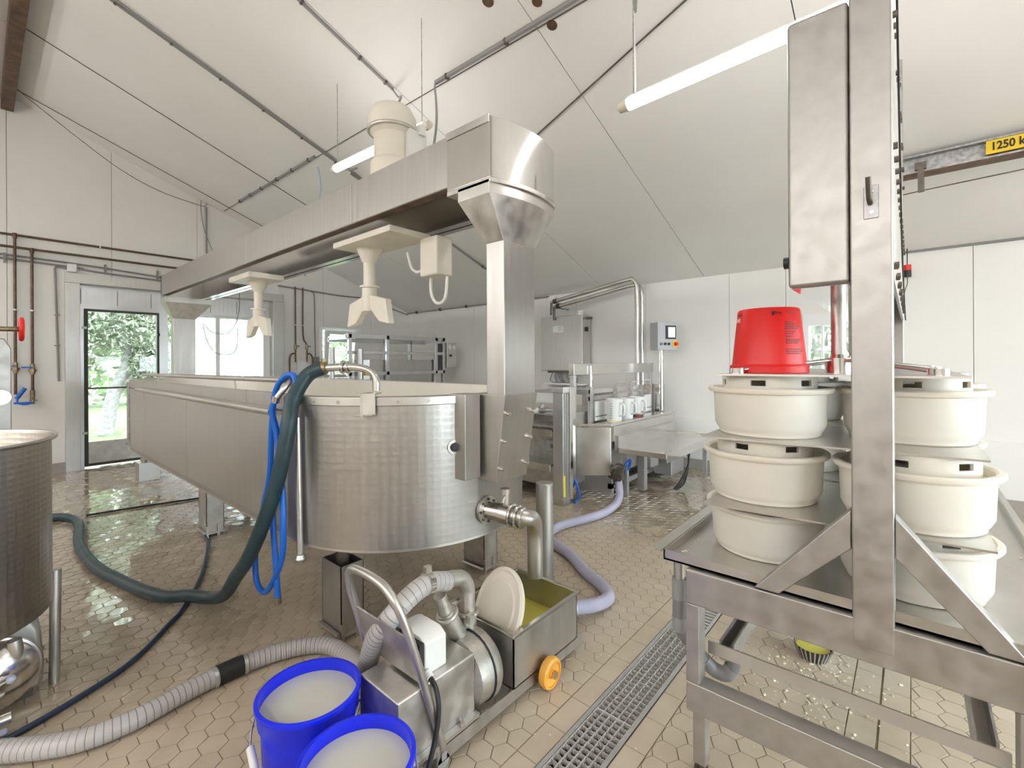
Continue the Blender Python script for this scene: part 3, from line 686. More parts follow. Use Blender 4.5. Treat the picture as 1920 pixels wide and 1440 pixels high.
# agitator carriage riding on the gantry
ag = thing('agitator_carriage', 'cream agitator carriage with drum motor and stirrer paddles on the gantry', 'agitator', (1.6, 2.35, 2.2))
part('motor_drum', MB().lathe([(.09, 2.30), (.125, 2.33), (.125, 2.44), (.105, 2.46), (.105, 2.60), (.135, 2.63), (.14, 2.70), (.11, 2.76), (.05, 2.79), (0, 2.795)], (1.6, 2.30, 0), 32), M['cream'], ag)
part('drum_cap', MB().torus((1.6, 2.30, 2.63), (0, 0, 1), .135, .010), M['steel_dirty'], ag)
part('motor_bracket', MB().box(1.62, 1.74, 2.16, 2.22, 2.3, 2.62).box(1.68, 1.72, 2.14, 2.18, 2.6, 2.66), M['white'], ag)
part('carriage_plate', MB().box(GX0 + .03, GX1 - .07, 1.98, 2.75, 2.255, 2.30).box(1.44, 1.72, 2.1, 2.7, 1.985, 2.02), M['cream'], ag, bev=.006)
def stirrer(y, name):
    part('stirrer_shaft', MB().cyl((1.6, y, 1.72), (1.6, y, 2.02), .036, seg=18).cyl((1.6, y, 1.90), (1.6, y, 1.99), .04, .08, seg=18).cyl((1.6, y, 1.745), (1.6, y, 1.757), .06, seg=18), M['cream'], ag)
    hub = part('stirrer_hub', MB().cyl((1.6, y, 1.60), (1.6, y, 1.745), .045, seg=18), M['cream'], ag)
    for s_ in (1, -1):
        bl = MB().prism([(y + s_ * .03, 1.70), (y + s_ * .20, 1.66), (y + s_ * .23, 1.51), (y + s_ * .13, 1.53), (y + s_ * .03, 1.62)], 'x', 1.578, 1.622)
        part('paddle', bl, M['cream'], ag, bev=.006)
stirrer(2.55, 'a'); stirrer(4.28, 'b')
part('drive_plate', MB().box(1.44, 1.72, 4.05, 4.5, 1.985, 2.03), M['cream'], ag, bev=.006)
part('drive_link', MB().box(1.56, 1.62, 2.6, 4.2, 2.26, 2.30), M['steel'], ag)
part('cable_box', MB().box(1.66, 1.78, 1.98, 2.13, 1.77, 1.99), M['cream'], ag, bev=.012)
part('cable_loop', MB().tube([(1.72, 2.10, 1.78), (1.72, 2.10, 1.68), (1.72, 2.05, 1.62), (1.72, 1.98, 1.64), (1.72, 1.96, 1.76)], .009, 8, 6), M['white'], ag)
part('cable_loop', MB().tube([(1.72, 2.32, 1.95), (1.72, 2.28, 1.85), (1.72, 2.20, 1.82), (1.72, 2.14, 1.88)], .009, 8, 6), M['white'], ag)

# stainless bollard
single('bollard', MB().cyl((2.13, 1.6, 0), (2.13, 1.6, .585), .05, seg=28).cyl((2.13, 1.6, .585), (2.13, 1.6, .589), .05, .046, seg=28), M['steel_v'], 'short capped stainless bollard standing beside the vat outlet', 'bollard', (2.13, 1.6, 0))

# ================================================================ HOSES
def hose_mesh(name, pts, r, mat, parent, sub=8, seg=14, rib=0.0, step=.0105):
    P = spline([Vector(p) for p in pts], sub)
    # resample evenly
    ln = [0.0]
    for a, b in zip(P[:-1], P[1:]): ln.append(ln[-1] + (b - a).length)
    if rib:
        n = int(ln[-1] / (step / 2)); Q = []; j = 0
        for i in range(n + 1):
            s_ = ln[-1] * i / n
            while j < len(ln) - 2 and ln[j + 1] < s_: j += 1
            t = (s_ - ln[j]) / max(1e-6, ln[j + 1] - ln[j]); Q.append(P[j].lerp(P[j + 1], t))
        P = Q; ln = [ln[-1] * i / n for i in range(n + 1)]
    mb = MB().tube(P, r, seg, 0, rfun=(lambda i, m_: r + (rib if i % 2 else 0)) if rib else None)
    o = part(name, mb, mat, parent, fix=True) if parent else None
    me = o.data
    at = me.attributes.new('along', 'FLOAT', 'POINT')
    at.data.foreach_set('value', [ln[i // seg] for i in range(len(P) * seg)])
    return o
th = thing('filling_hose', 'thick dark teal rubber hose from the rim elbow down across the floor', 'hose', (.6, 3.2, 0))
hose_mesh('hose', [(.99, 1.95, 1.259), (.94, 1.99, 1.225), (.875, 1.985, 1.12), (.845, 1.96, 1.0), (.81, 2.01, .75), (.785, 2.19, .46), (.79, 2.40, .28), (.80, 2.58, .14), (.785, 2.74, .075), (.725, 2.90, .058), (.64, 3.04, .042), (.55, 3.42, .032), (.475, 3.85, .032), (.465, 4.4, .032), (.52, 4.95, .032), (.49, 5.2, .032), (.40, 5.33, .032), (.2, 5.35, .032), (-.3, 5.3, .032)], .031, M['darkhose'], th, 10)
tn = thing('thin_hose', 'thin navy hose lying across the wet floor past the vat leg', 'hose', (.8, 3.2, 0))
hose_mesh('hose', [(-.25, 2.60, .012), (-.06, 2.40, .012), (.046, 2.325, .012), (.394, 2.495, .012), (.62, 2.76, .012), (.70, 2.87, .012), (.885, 3.25, .012), (1.06, 3.75, .012), (1.10, 3.95, .012), (1.22, 4.4, .012), (1.33, 4.65, .02), (1.47, 4.9, .03), (1.6, 4.95, .02), (1.75, 4.8, .012)], .011, M['navyhose'], tn, 8, 10)
tm = thing('black_cable', 'thin black cable running straight over the wet floor', 'cable', (.9, 5.2, 0))
hose_mesh('hose', [(.60, 5.265, .011), (1.0, 5.2, .011), (1.4, 5.10, .011), (1.7, 5.05, .011), (2.0, 4.9, .011)], .009, M['black'], tm, 6, 8)
gh = thing('suction_hose', 'grey ribbed suction hose on the floor with black sleeve and steel clips', 'hose', (.6, 2.0, 0))
hose_mesh('hose', [(-.25, 2.50, .036), (.0, 2.27, .036), (.192, 2.105, .036), (.349, 2.065, .036), (.513, 2.09, .036), (.699, 2.10, .036), (.879, 2.06, .036), (1.0, 1.97, .036), (1.03, 1.80, .04), (.98, 1.62, .08), (.91, 1.48, .2), (.87, 1.36, .36), (.885, 1.30, .44), (.95, 1.28, .495), (1.03, 1.28, .51), (1.12, 1.28, .485)], .033, M['ribhose'], gh, 10, 14, .0018)
Ps = spline([Vector(p) for p in [(.349, 2.065, .036), (.513, 2.09, .036), (.699, 2.10, .036), (.879, 2.06, .036), (1.0, 1.97, .036)]], 10)
part('black_sleeve', MB().tube(Ps[16:22], .0385, 16), M['black'], gh)
for i in (15, 21): part('hose_clip', MB().tube([Ps[i], Ps[i].lerp(Ps[i + 1], .7)], .041, 16), M['alu'], gh)
part('hose_clip', MB().cyl((1.015, 1.28, .512), (1.035, 1.28, .509), .039, seg=16).box(1.012, 1.036, 1.27, 1.29, .548, .572), M['steel_bright'], gh)
vh = thing('whey_hose', 'pale violet hose curving over the floor to the pump cart trough', 'hose', (2.4, 1.6, 0))
hose_mesh('hose', [(3.83, 2.04, .30), (3.80, 2.02, .22), (3.68, 1.95, .08), (3.45, 1.93, .036), (3.2, 1.955, .034), (2.9, 2.03, .034), (2.66, 1.98, .034), (2.58, 1.84, .034), (2.5, 1.67, .034), (2.36, 1.47, .034), (2.28, 1.32, .034), (2.18, 1.22, .036), (2.05, 1.215, .05), (1.90, 1.245, .085), (1.82, 1.26, .10)], .033, M['violethose'], vh, 10, 16, .0008, .008)
part('hose_clip', MB().cyl((1.88, 1.248, .09), (1.86, 1.252, .094), .037, seg=18), M['paper'], vh)
bh = thing('blue_hose', 'bright blue hose looped over the end of the vat hand rail', 'hose', (.86, 2.1, .2))
hose_mesh('hose', [(.835, 2.045, 1.135), (.825, 2.07, 1.08), (.84, 2.06, .98), (.845, 2.02, .75), (.84, 2.00, .60), (.845, 2.03, .45), (.85, 2.15, .30), (.855, 2.25, .235), (.855, 2.33, .27), (.86, 2.35, .40), (.86, 2.27, .60), (.862, 2.19, .78), (.862, 2.165, 1.0), (.87, 2.14, 1.16), (.89, 2.08, 1.226), (.90, 2.02, 1.222), (.885, 1.985, 1.16), (.86, 2.02, 1.06), (.86, 2.07, .95), (.86, 2.14, .75), (.858, 2.15, .60), (.856, 2.115, .40), (.855, 2.095, .26)], .0125, M['bluehose'], bh, 10, 12)
part('nozzle', MB().cyl((.855, 2.095, .262), (.855, 2.093, .235), .015, seg=14), M['brass'], bh)
part('hose_clip', MB().cyl((.836, 2.045, 1.14), (.833, 2.055, 1.115), .016, seg=12), M['steel_bright'], bh)

# ================================================================ PUMP CART
ct = thing('pump_cart', 'low stainless pump trolley with whey trough and push handle', 'cart', (1.3, 1.28, 0))
for y in (1.118, 1.425): part('chassis_rail', MB().prism([(y, .028), (y + .035, .028), (y + .035, .034), (y + .006, .034), (y + .006, .072), (y, .072)], 'x', .93, 1.76), M['steel_v'], ct)
part('cross_bar', MB().box(.90, .97, 1.121, 1.457, .055, .075).box(1.7, 1.756, 1.126, 1.452, .036, .062), M['steel'], ct)
TX0, TX1, TY0, TY1, TZ0, TZ1 = 1.29, 1.715, 1.115, 1.455, .072, .272
tr = MB(); t_ = .005
tr.box(TX0, TX1, TY0, TY0 + t_, TZ0, TZ1).box(TX0, TX1, TY1 - t_, TY1, TZ0, TZ1).box(TX0, TX0 + t_, TY0, TY1, TZ0, TZ1).box(TX1 - t_, TX1, TY0, TY1, TZ0, TZ1).box(TX0, TX1, TY0, TY1, TZ0, TZ0 + t_)
tro = part('trough', tr, M['steel_v'], ct)
rm = MB()
for a in (((TX0 - .012, TX1 + .012), (TY0 - .012, TY0 + .006)), ((TX0 - .012, TX1 + .012), (TY1 - .006, TY1 + .012)), ((TX0 - .012, TX0 + .006), (TY0, TY1)), ((TX1 - .006, TX1 + .012), (TY0, TY1))):
    rm.box(a[0][0], a[0][1], a[1][0], a[1][1], TZ1 - .006, TZ1 + .006)
part('trough_rim', rm, M['steel_bright'], tro, bev=.003)
part('whey', MB().box(TX0 + t_, TX1 - t_, TY0 + t_, TY1 - t_, TZ0 + t_, .155), M['whey'], tro)
part('hose_tail', MB().cyl((TX1, 1.275, .105), (1.80, 1.262, .10), .030, seg=18).cyl((TX1, 1.275, .105), (TX1 + .012, 1.274, .105), .045, seg=20).torus((1.79, 1.264, .101), (1, -.15, 0), .031, .006).torus((1.81, 1.262, .10), (1, -.15, 0), .031, .005), M['steel_bright'], ct)
for (x, y) in ((1.47, 1.082), (1.47, 1.49)):
    s_ = -1 if y < 1.3 else 1
    w = part('wheel', MB().lathe([(.016, -.018), (.046, -.018), (.056, -.014), (.060, 0), (.056, .014), (.046, .018), (.046, .010), (.018, .008), (.016, .02)], (x, y, .060), 28, Matrix.Rotation(PI / 2, 4, 'X'), closed=True), M['orange'], ct)
    part('axle', MB().cyl((x, y - s_ * .05, .06), (x, y + s_ * .024, .06), .012, seg=12).cyl((x, y + s_ * .015, .06), (x, y + s_ * .028, .06), .016, seg=6), M['steel_bright'], w)
for y in (1.13, 1.44): part('caster', MB().lathe([(0, -.012), (.024, -.012), (.027, 0), (.024, .012), (0, .012)], (.955, y, .027), 18, Matrix.Rotation(PI / 2, 4, 'X')).box(.945, .965, y - .016, y + .016, .035, .06), M['cond'], ct)
mc = part('motor_cover', MB().box(.80, 1.115, 1.14, 1.345, .085, .284), M['steel_dirty'], ct, bev=.006)
part('cover_flange', MB().box(.80, 1.115, 1.118, 1.14, .076, .088), M['steel'], mc)
for x in (.84, 1.04): part('bolt', MB().cyl((x, 1.128, .085), (x, 1.128, .105), .006, seg=8), M['steel_bright'], mc)
RY = Matrix.Rotation(PI / 2, 4, 'Y')
part('pump_casing', MB().lathe([(.095, 0), (.118, .015), (.122, .06), (.122, .075), (.128, .08), (.128, .105), (.118, .12), (.08, .15), (0, .155)], (1.115, 1.235, .165), 40, RY), M['cast'], ct)
part('casing_seal', MB().torus((1.192, 1.235, .165), (1, 0, 0), .124, .004), M['black'], ct)
dp = part('delivery_pipe', MB().tube([(1.215, 1.28, .26), (1.215, 1.28, .38), (1.212, 1.28, .43), (1.19, 1.28, .468), (1.15, 1.28, .484), (1.07, 1.28, .498)], .029, 18, 6).cyl((1.215, 1.28, .255), (1.215, 1.28, .335), .034, seg=20), M['cast'], ct)
part('pipe_union', MB().torus((1.215, 1.28, .335), (0, 0, 1), .035, .009).box(1.175, 1.20, 1.225, 1.25, .32, .35), M['cast'], dp)
part('inlet_stub', MB().cyl((1.155, 1.265, .275), (1.10, 1.275, .385), .033, seg=20).cyl((1.10, 1.275, .385), (1.078, 1.278, .45), .026, .023, seg=20), M['cast'], ct)
part('stub_union', MB().torus((1.108, 1.274, .372), (-.45, .05, .9), .035, .008).box(1.12, 1.18, 1.30, 1.32, .37, .385), M['cast'], ct)
part('push_handle', MB().tube([(.955, 1.122, .07), (.93, 1.125, .16), (.885, 1.13, .31), (.83, 1.135, .49), (.805, 1.16, .575), (.80, 1.22, .61), (.80, 1.34, .615), (.80, 1.40, .60), (.815, 1.43, .54), (.85, 1.44, .43), (.905, 1.445, .24), (.955, 1.448, .07)], .0135, 14, 6), M['steel'], ct)
part('handle_plate', MB().loft([(.838, 1.13, .455), (.838, 1.445, .455), (.886, 1.445, .295), (.886, 1.13, .295)], [(.843, 1.13, .457), (.843, 1.445, .457), (.891, 1.445, .297), (.891, 1.13, .297)]), M['steel_dirty'], ct)
cbx = part('switch_box', MB().prism([(1.17, .284), (1.33, .284), (1.33, .392), (1.30, .405), (1.20, .405), (1.17, .385)], 'x', .925, 1.015), M['white'], ct, bev=.006)
part('box_back', MB().box(.908, .926, 1.175, 1.325, .284, .39), M['black'], cbx)
part('cable_gland', MB().cyl((.93, 1.168, .30), (.93, 1.15, .29), .013, seg=12), M['white'], cbx)
part('power_cable', MB().tube([(.93, 1.155, .29), (.93, 1.125, .27), (.925, 1.105, .22), (.91, 1.10, .15), (.87, 1.095, .06), (.84, 1.10, .012)], .008, 8, 6), M['black'], ct)
part('power_cable', MB().tube([(.90, 1.46, .12), (.92, 1.52, .05), (.90, 1.60, .012), (.97, 1.66, .06), (1.02, 1.62, .05), (.98, 1.57, .012), (.86, 1.60, .010), (.78, 1.62, .010)], .008, 8, 6), M['black'], ct)
# round white lid leaning in the trough
Ml = Matrix.Translation((1.405, 1.285, .262)) @ (Matrix.Rotation(math.radians(-18), 4, 'Z') @ Matrix.Rotation(math.radians(-64), 4, 'Y'))
lidm = MB().lathe([(0, 0), (.145, 0), (.162, .006), (.164, .018), (.152, .024), (.143, .016), (.115, .016), (.108, .022), (0, .022)], (0, 0, 0), 44)
lidm.v = [tuple(Ml @ Vector(v)) for v in lidm.v]
single('white_disc', lidm, M['mould'], 'round white mould lid leaning inside the whey trough', 'lid', (1.405, 1.285, .13))

# ================================================================ BUCKETS
def bucket(c, rt, h, label, group, grip_side):
    x, y = c
    b = thing('bucket', label, 'bucket', (x, y, 0), group)
    rb = rt * .84
    pr = [(0, 0), (rb, 0), (rb + .003, .006), (rt - .012, h - .062), (rt - .004, h - .06), (rt - .001, h - .018), (rt + .004, h - .012), (rt + .004, h - .002), (rt, h), (rt - .007, h), (rt - .008, h - .03), (rb - .004, .012), (0, .012)]
    part('body', MB().lathe(pr, (x, y, 0), 56), M['blue'], b)
    part('milky_water', MB().lathe([(0, h - .036), (rt - .009, h - .036), (rt - .009, h - .05), (0, h - .05)], (x, y, 0), 48), M['milky'], b)
    if grip_side is not None:
        g = Vector((math.cos(grip_side), math.sin(grip_side), 0)); t = Vector((-g.y, g.x, 0)); ctr = Vector((x, y, 0)); pts = []
        for k in range(17):
            a = PI * k / 16; pts.append(ctr + t * (rt + .006) * math.cos(a) + g * ((rt + .03) * math.sin(a)) + Vector((0, 0, h - .045 - .10 * math.sin(a))))
        hn = part('bail', MB().tube(pts, .0028, 8), M['galv'], b)
        part('grip', MB().cyl(pts[11], pts[13], .011, seg=14), M['white'], hn)
    return b
BG = 'blue buckets of milky water'
bucket((.661, 1.395), .146, .29, 'blue plastic bucket of milky water with its white grip hanging down', None, math.radians(221))
bucket((.625, 1.063), .141, .29, 'blue plastic bucket of milky water standing right against the pump trolley handle foot', None, math.radians(250))
rb_ = thing('bucket', 'red plastic bucket standing upside down on the press plate', 'bucket', (1.81, .38, 1.239))
part('body', MB().lathe([(.112, 1.239), (.122, 1.240), (.122, 1.262), (.115, 1.268), (.096, 1.452), (.092, 1.458), (0, 1.458)], (1.81, .38, 0), 56), M['red'], rb_, label='red tub body')
rim_ = part('rim_tab', MB().torus((1.81, .38, 1.262), (0, 0, 1), .119, .004), M['red'], rb_)
def text_mesh(body, size, ext=.0004, bold=0.0):
    cu = bpy.data.curves.new('text', 'FONT'); cu.body = body; cu.size = size; cu.extrude = ext; cu.offset = bold; cu.align_x = 'CENTER'; cu.align_y = 'CENTER'
    o = bpy.data.objects.new('tmp', cu); COL.objects.link(o); dg = bpy.context.evaluated_depsgraph_get()
    me = bpy.data.meshes.new_from_object(o.evaluated_get(dg)); bpy.data.objects.remove(o); return me
def wrap_text(body, size, ang, z, parent, mat, flip=False, stretch=1.0):
    me = text_mesh(body, size)
    for v in me.vertices:
        X_, Y_ = v.co.x * stretch, v.co.y
        if flip: X_, Y_ = -X_, -Y_
        zz = z + Y_; rad = .115 + (.096 - .115) * (zz - 1.268) / (1.452 - 1.268) + .0006 + v.co.z
        a = ang + X_ / .106
        v.co = (rad * math.cos(a), rad * math.sin(a), zz - 1.239)
    me.materials.append(mat); o = bpy.data.objects.new('print', me); COL.objects.link(o); o.parent = parent
toc = math.atan2(-.38, -1.81)
def quadprint(a0, a1, z0, z1, mat):
    mb = MB(); n = 6
    for k in range(n):
        aa, ab = a0 + (a1 - a0) * k / n, a0 + (a1 - a0) * (k + 1) / n; q = []
        for a, z in ((aa, z0), (ab, z0), (ab, z1), (aa, z1)):
            r_ = .115 + (.096 - .115) * (z - 1.268) / .184 + .0007; q.append((1.81 + r_ * math.cos(a), .38 + r_ * math.sin(a), z))
        mb.add(q, [(0, 1, 2, 3)])
    part('print', mb, mat, rb_, fix=False)
wrap_text('SAUS', .020, toc - 1.22, 1.421, rb_, M['white_ink'], True)
wrap_text('lepg', .014, toc + .30, 1.437, rb_, M['ink'], True)
quadprint(toc + .10, toc + .19, 1.430, 1.444, M['ink'])
for i, (w_, z) in enumerate(((.42, 1.438), (.40, 1.405), (.42, 1.398), (.62, 1.39), (.55, 1.384), (.38, 1.374), (.36, 1.367), (.30, 1.358), (.62, 1.348), (.55, 1.342), (.5, 1.336), (.62, 1.316), (.62, 1.309), (.58, 1.302))):
    st = toc + (.55 if i == 0 else .48); nseg = int(w_ / .075); 
    for k in range(nseg): quadprint(st + k * .075, st + k * .075 + random.uniform(.045, .068), z, z + .0035, M['ink'])
quadprint(toc - 1.3, toc - .95, 1.436, 1.440, M['ink'])

# ================================================================ CHEESE PRESS
pr = thing('cheese_press', 'stainless cheese press frame with posts, cross beam and drip tray', 'press', (1.5, .16, 0))
PX = 1.45; MS = M['steel_press']
for X0, X1 in ((PX, PX + .06), (3.36, 3.42)):
    part('top_beam', MB().box(X0, X1, -.21, .54, .525, .63), MS, pr, bev=.004)
    part('lower_beam', MB().box(X0, X1, -.21, .54, .19, .281), MS, pr, bev=.004)
    for (a, b) in ((.50, .54), (-.21, -.17)):
        part('upright', MB().box(X0, X1, a, b, .281, .525), MS, pr, bev=.003)
    for (a, b) in ((.485, .523), (-.205, -.167)):
        l = part('leg', MB().box(X0 + .008, X1 - .008, a, b, .03, .192), MS, pr, bev=.003)
        part('foot', MB().cyl(((X0 + X1) / 2, (a + b) / 2, .006), ((X0 + X1) / 2, (a + b) / 2, .04), .012, seg=12).cyl(((X0 + X1) / 2, (a + b) / 2, 0), ((X0 + X1) / 2, (a + b) / 2, .008), .022, seg=16), M['dark_steel'], l)
for (a, b) in ((.44, .485), (-.155, -.11)):
    part('long_rail', MB().prism([(a, .30), (b, .30), (b, .36), (b - .006, .36), (b - .006, .306), (a + .006, .306), (a + .006, .36), (a, .36)], 'x', 1.6, 3.36), MS, pr)
part('flat_bar', MB().box(1.55, 1.556, -.17, .505, .334, .373), M['steel'], pr)
part('post', MB().box(PX - .0012, PX + .075, .034, .118, .56, 2.95), MS, pr, bev=.005)
part('post', MB().box(3.36, 3.435, .034, .118, .52, 2.95), MS, pr, bev=.005)
for pts in ([(.119, .80), (.119, .90), (.345, .632), (.283, .632)], [(.033, .80), (.033, .90), (-.19, .632), (-.125, .632)]):
    part('brace', MB().prism(pts, 'x', PX + .004, PX + .05), MS, pr, bev=.003)
part('cross_beam', MB().box(PX + .001, 3.36, .119, .256, 1.478, 2.198), M['steel_press'], pr, bev=.010)
part('underside_plate', MB().box(PX + .02, 3.34, .125, .250, 1.4765, 1.4782), M['mirror'], pr)
part('side_knob', MB().cyl((1.47, .256, 1.55), (1.47, .268, 1.55), .016, seg=14), M['black'], pr)
sp = part('side_plate', MB().box(PX + .075, 3.36, .036, .044, 1.50, 2.45), M['steel'], pr)
for k in range(16):
    x = 1.60 + k * .11
    for z in (1.53 + .02 * (k % 2), 1.85, 2.2 + .03 * (k % 3)):
        part('bolt', MB().cyl((x, .036, z), (x, .026, z), .009, seg=6), M['dark_steel'], sp)
part('air_line', MB().tube([(1.53, .028, 2.44), (1.7, .026, 2.1), (2.2, .026, 1.7), (3.0, .026, 1.53), (3.35, .026, 1.50)], .0028, 8, 6), M['black'], pr)
# hook plate on the post
hk = part('hook_plate', MB().box(PX - .004, PX, .060, .090, 1.63, 1.712), M['galv'], pr, bev=.002)
part('hook_peg', MB().tube([(PX, .077, 1.668), (PX - .03, .0775, 1.676), (PX - .05, .078, 1.72)], .006, 10, 4), M['dark_steel'], hk)
for z in (1.645, 1.697): part('bolt', MB().cyl((PX - .004, .074, z), (PX - .008, .074, z), .0045, seg=6), M['steel_bright'], hk)
# drip tray
ty = MB(); z0, z1 = .632, .664
ty.box(1.472, 3.5, -.29, .62, z0, z0 + .006).box(1.472, 1.477, -.29, .62, z0, z1).box(3.495, 3.5, -.29, .62, z0, z1).box(1.472, 3.5, -.29, -.285, z0, z1).box(1.472, 3.5, .615, .62, z0, z1)
tray = part('drip_tray', ty, M['steel'], pr)
part('tray_lip', MB().loft([(1.45, .62, z1), (3.5, .62, z1), (3.5, .645, z1 + .012), (1.45, .645, z1 + .012)], [(1.45, .62, z1 + .003), (3.5, .62, z1 + .003), (3.5, .645, z1 + .015), (1.45, .645, z1 + .015)]).box(1.472, 3.5, -.31, -.288, z1, z1 + .004), M['steel'], tray)
# plastic waste pipe
wp = part('waste_pipe', MB().tube([(1.515, .585, .50), (1.515, .585, .42), (1.525, .575, .38), (1.56, .55, .33), (1.585, .53, .285), (1.60, .50, .255), (1.605, .465, .255), (1.61, .445, .285), (1.615, .44, .33)], .021, 16, 5), M['pvcgrey'], pr)
part('tray_outlet', MB().cyl((1.515, .585, .50), (1.515, .585, .635), .017, seg=16), M['steel'], wp)
MPV = plain('mid_grey_pvc', (.28, .28, .285), .4)
part('pipe_collar', MB().cyl((1.515, .585, .50), (1.515, .585, .565), .0235, seg=18), MPV, wp)
part('pipe_collar', MB().cyl((1.515, .585, .395), (1.515, .585, .44), .0235, seg=18), MPV, wp)
part('pipe_collar', MB().tube([(1.585, .53, .285), (1.60, .50, .255), (1.605, .465, .255), (1.609, .45, .28)], .0235, 16, 5), plain('grey_trap_pvc', (.25, .25, .26), .4), wp)
# rams
for (x) in (1.9, 2.48):
    part('piston_rod', MB().cyl((x, .187, 1.30), (x, .187, 1.50), .022, seg=22).cyl((x, .187, 1.285), (x, .187, 1.32), .019, seg=18), M['steel_dirty'], pr)

# pressure plates with radiating rods
def pressure_plate(cx, label):
    t = thing('pressure_plate', label, 'plate', (cx, .19, 1.232))
    part('plate', MB().box(cx - .31, cx + .25, -.11, .49, 1.2325, 1.2385), M['steel'], t)
    hb = part('hub', MB().cyl((cx, .187, 1.238), (cx, .187, 1.288), .038, seg=26).cyl((cx, .187, 1.288), (cx, .187, 1.30), .026, .022, seg=20), M['steel_bright'], t)
    for (dx, dy) in ((-.22, .26), (-.22, -.24), (.21, .26), (.21, -.24)):
        p = Vector((cx + dx, .187 + dy, 1.238)); q = Vector((cx, .187, 1.272)); u = (p - q).normalized()
        part('foot', MB().cyl(p, p + Vector((0, 0, .018)), .024, seg=18), M['steel_bright'], t)
        for o_ in (-.007, .007):
            s_ = Vector((-u.y, u.x, 0)) * o_; part('rod', MB().cyl(p + Vector((0, 0, .012)) + s_, q + Vector((0, 0, .012)) + s_ + u * .03, .006, seg=10), M['steel'], t)
    return t
pressure_plate(1.9, 'square pressing plate with radiating rods carrying the red bucket')
pressure_plate(2.48, 'square pressing plate with radiating rods behind the red bucket plate')

# moulds (body, foot ring) and followers
def mould_proto(loc, label):
    t = thing('cheese_mould', label, 'mould', loc); x, y, z = loc
    prof = [(0, 0), (.148, 0), (.152, .004), (.152, .010), (.158, .018), (.166, .035), (.170, .137), (.183, .140), (.187, .146), (.187, .153), (.183, .157), (.172, .157), (.166, .152), (.163, .045), (.150, .02), (0, .02)]
    part('body', MB().lathe([(r, z + h) for r, h in prof], (x, y, 0), 64), M['mould'], t)
    return t
def follower_proto(loc, label):
    t = thing('mould_follower', label, 'follower', loc); x, y, z = loc; H = .078
    part('disc', MB().lathe([(0, z), (.158, z), (.158, z + .012), (0, z + .012)], (x, y, 0), 56), M['mould'], t)
    r = .142; w = MB()     # collar wall with oval slots
    slots = [(k * PI / 3 + .2, .17) for k in range(6)]; n = 144
    def inslot(a):
        for c, hw in slots:
            dd = abs((a - c + PI) % (2 * PI) - PI)
            if dd < hw: return True
        return False
    for k in range(n):
        a0, a1 = 2 * PI * k / n, 2 * PI * (k + 1) / n; am = (a0 + a1) / 2
        spans = [(.012, .046), (.064, H)] if inslot(am) else [(.012, H)]
        for s0, s1 in spans:
            P = []
            for rr2 in (r, r - .008):
                for a, h in ((a0, s0), (a1, s0), (a1, s1), (a0, s1)): P.append((x + rr2 * math.cos(a), y + rr2 * math.sin(a), z + h))
            w.add(P, [(0, 1, 2, 3), (7, 6, 5, 4), (0, 4, 5, 1), (3, 2, 6, 7)])
            if len(spans) == 2 or inslot(2 * PI * (k + 1.5) / n) or inslot(2 * PI * (k - .5) / n): w.add(P, [(1, 5, 6, 2), (0, 3, 7, 4)])
    part('collar', w, M['mould'], t)
    return t
ML = {(0, 'L'): (1.78, .385), (0, 'R'): (1.755, .004), (1, 'L'): (1.735, .380), (1, 'R'): (1.735, .002), (2, 'L'): (1.765, .372), (2, 'R'): (1.90, .008)}
ZB = [.639, .831, 1.036]; ZT = [.825, 1.030, 1.2325]
lvl = ['on the drip tray', 'on the lower pressing sheet', 'on the upper pressing sheet']
pos = {'L': 'nearer the drain pipe corner', 'R': 'behind the front press post'}
mp = fp = None
for (k, s_), (x, y) in ML.items():
    lab = 'round white cheese mould %s, %s' % (lvl[k], pos[s_]); fl_ = 'slotted white follower in the mould %s, %s' % (lvl[k], pos[s_])
    if mp is None: mp = mould_proto((x, y, ZB[k]), lab); fp = follower_proto((x, y, ZT[k] - .0785), fl_)
    else: copy_thing(mp, (x, y, ZB[k]), lab, rotz=k); copy_thing(fp, (x, y, ZT[k] - .0785), fl_, rotz=.4 + 1.3 * k + (1 if s_ == 'L' else 0))
RL = ['behind the red bucket', 'behind the front post']
for k in range(3):
    for j, (x, y) in enumerate(((2.31, .375), (2.31, -.012))):
        x += .02 * k
        copy_thing(mp, (x, y, ZB[k]), 'rear white cheese mould %s, %s' % (lvl[k], RL[j]))
        copy_thing(fp, (x, y, ZT[k] - .0785), 'rear slotted follower in the mould %s, %s' % (lvl[k], RL[j]), rotz=k)
def sheet(x0, x1, y0, y1, z, dz, label):
    single('pressing_sheet', MB().loft([(x0, y1, z), (x1, y1, z), (x1, y0, z), (x0 + dz, y0, z)], [(x0, y1, z + .0055), (x1, y1, z + .0055), (x1, y0, z + .0055), (x0 + dz, y0, z + .0055)]), M['steel'], label, 'sheet', ((x0 + x1) / 2, (y0 + y1) / 2, z))
sheet(1.512, 2.07, -.15, .506, .825, .046, 'thin stainless pressing sheet lying on the lowest front moulds')
sheet(1.554, 2.095, -.143, .527, 1.030, .05, 'thin stainless pressing sheet between the middle and top front moulds')
sheet(2.11, 2.62, -.14, .51, .825, 0, 'thin stainless pressing sheet lying on the lowest rear moulds')
sheet(2.13, 2.64, -.14, .51, 1.030, 0, 'thin stainless pressing sheet under the top rear moulds')
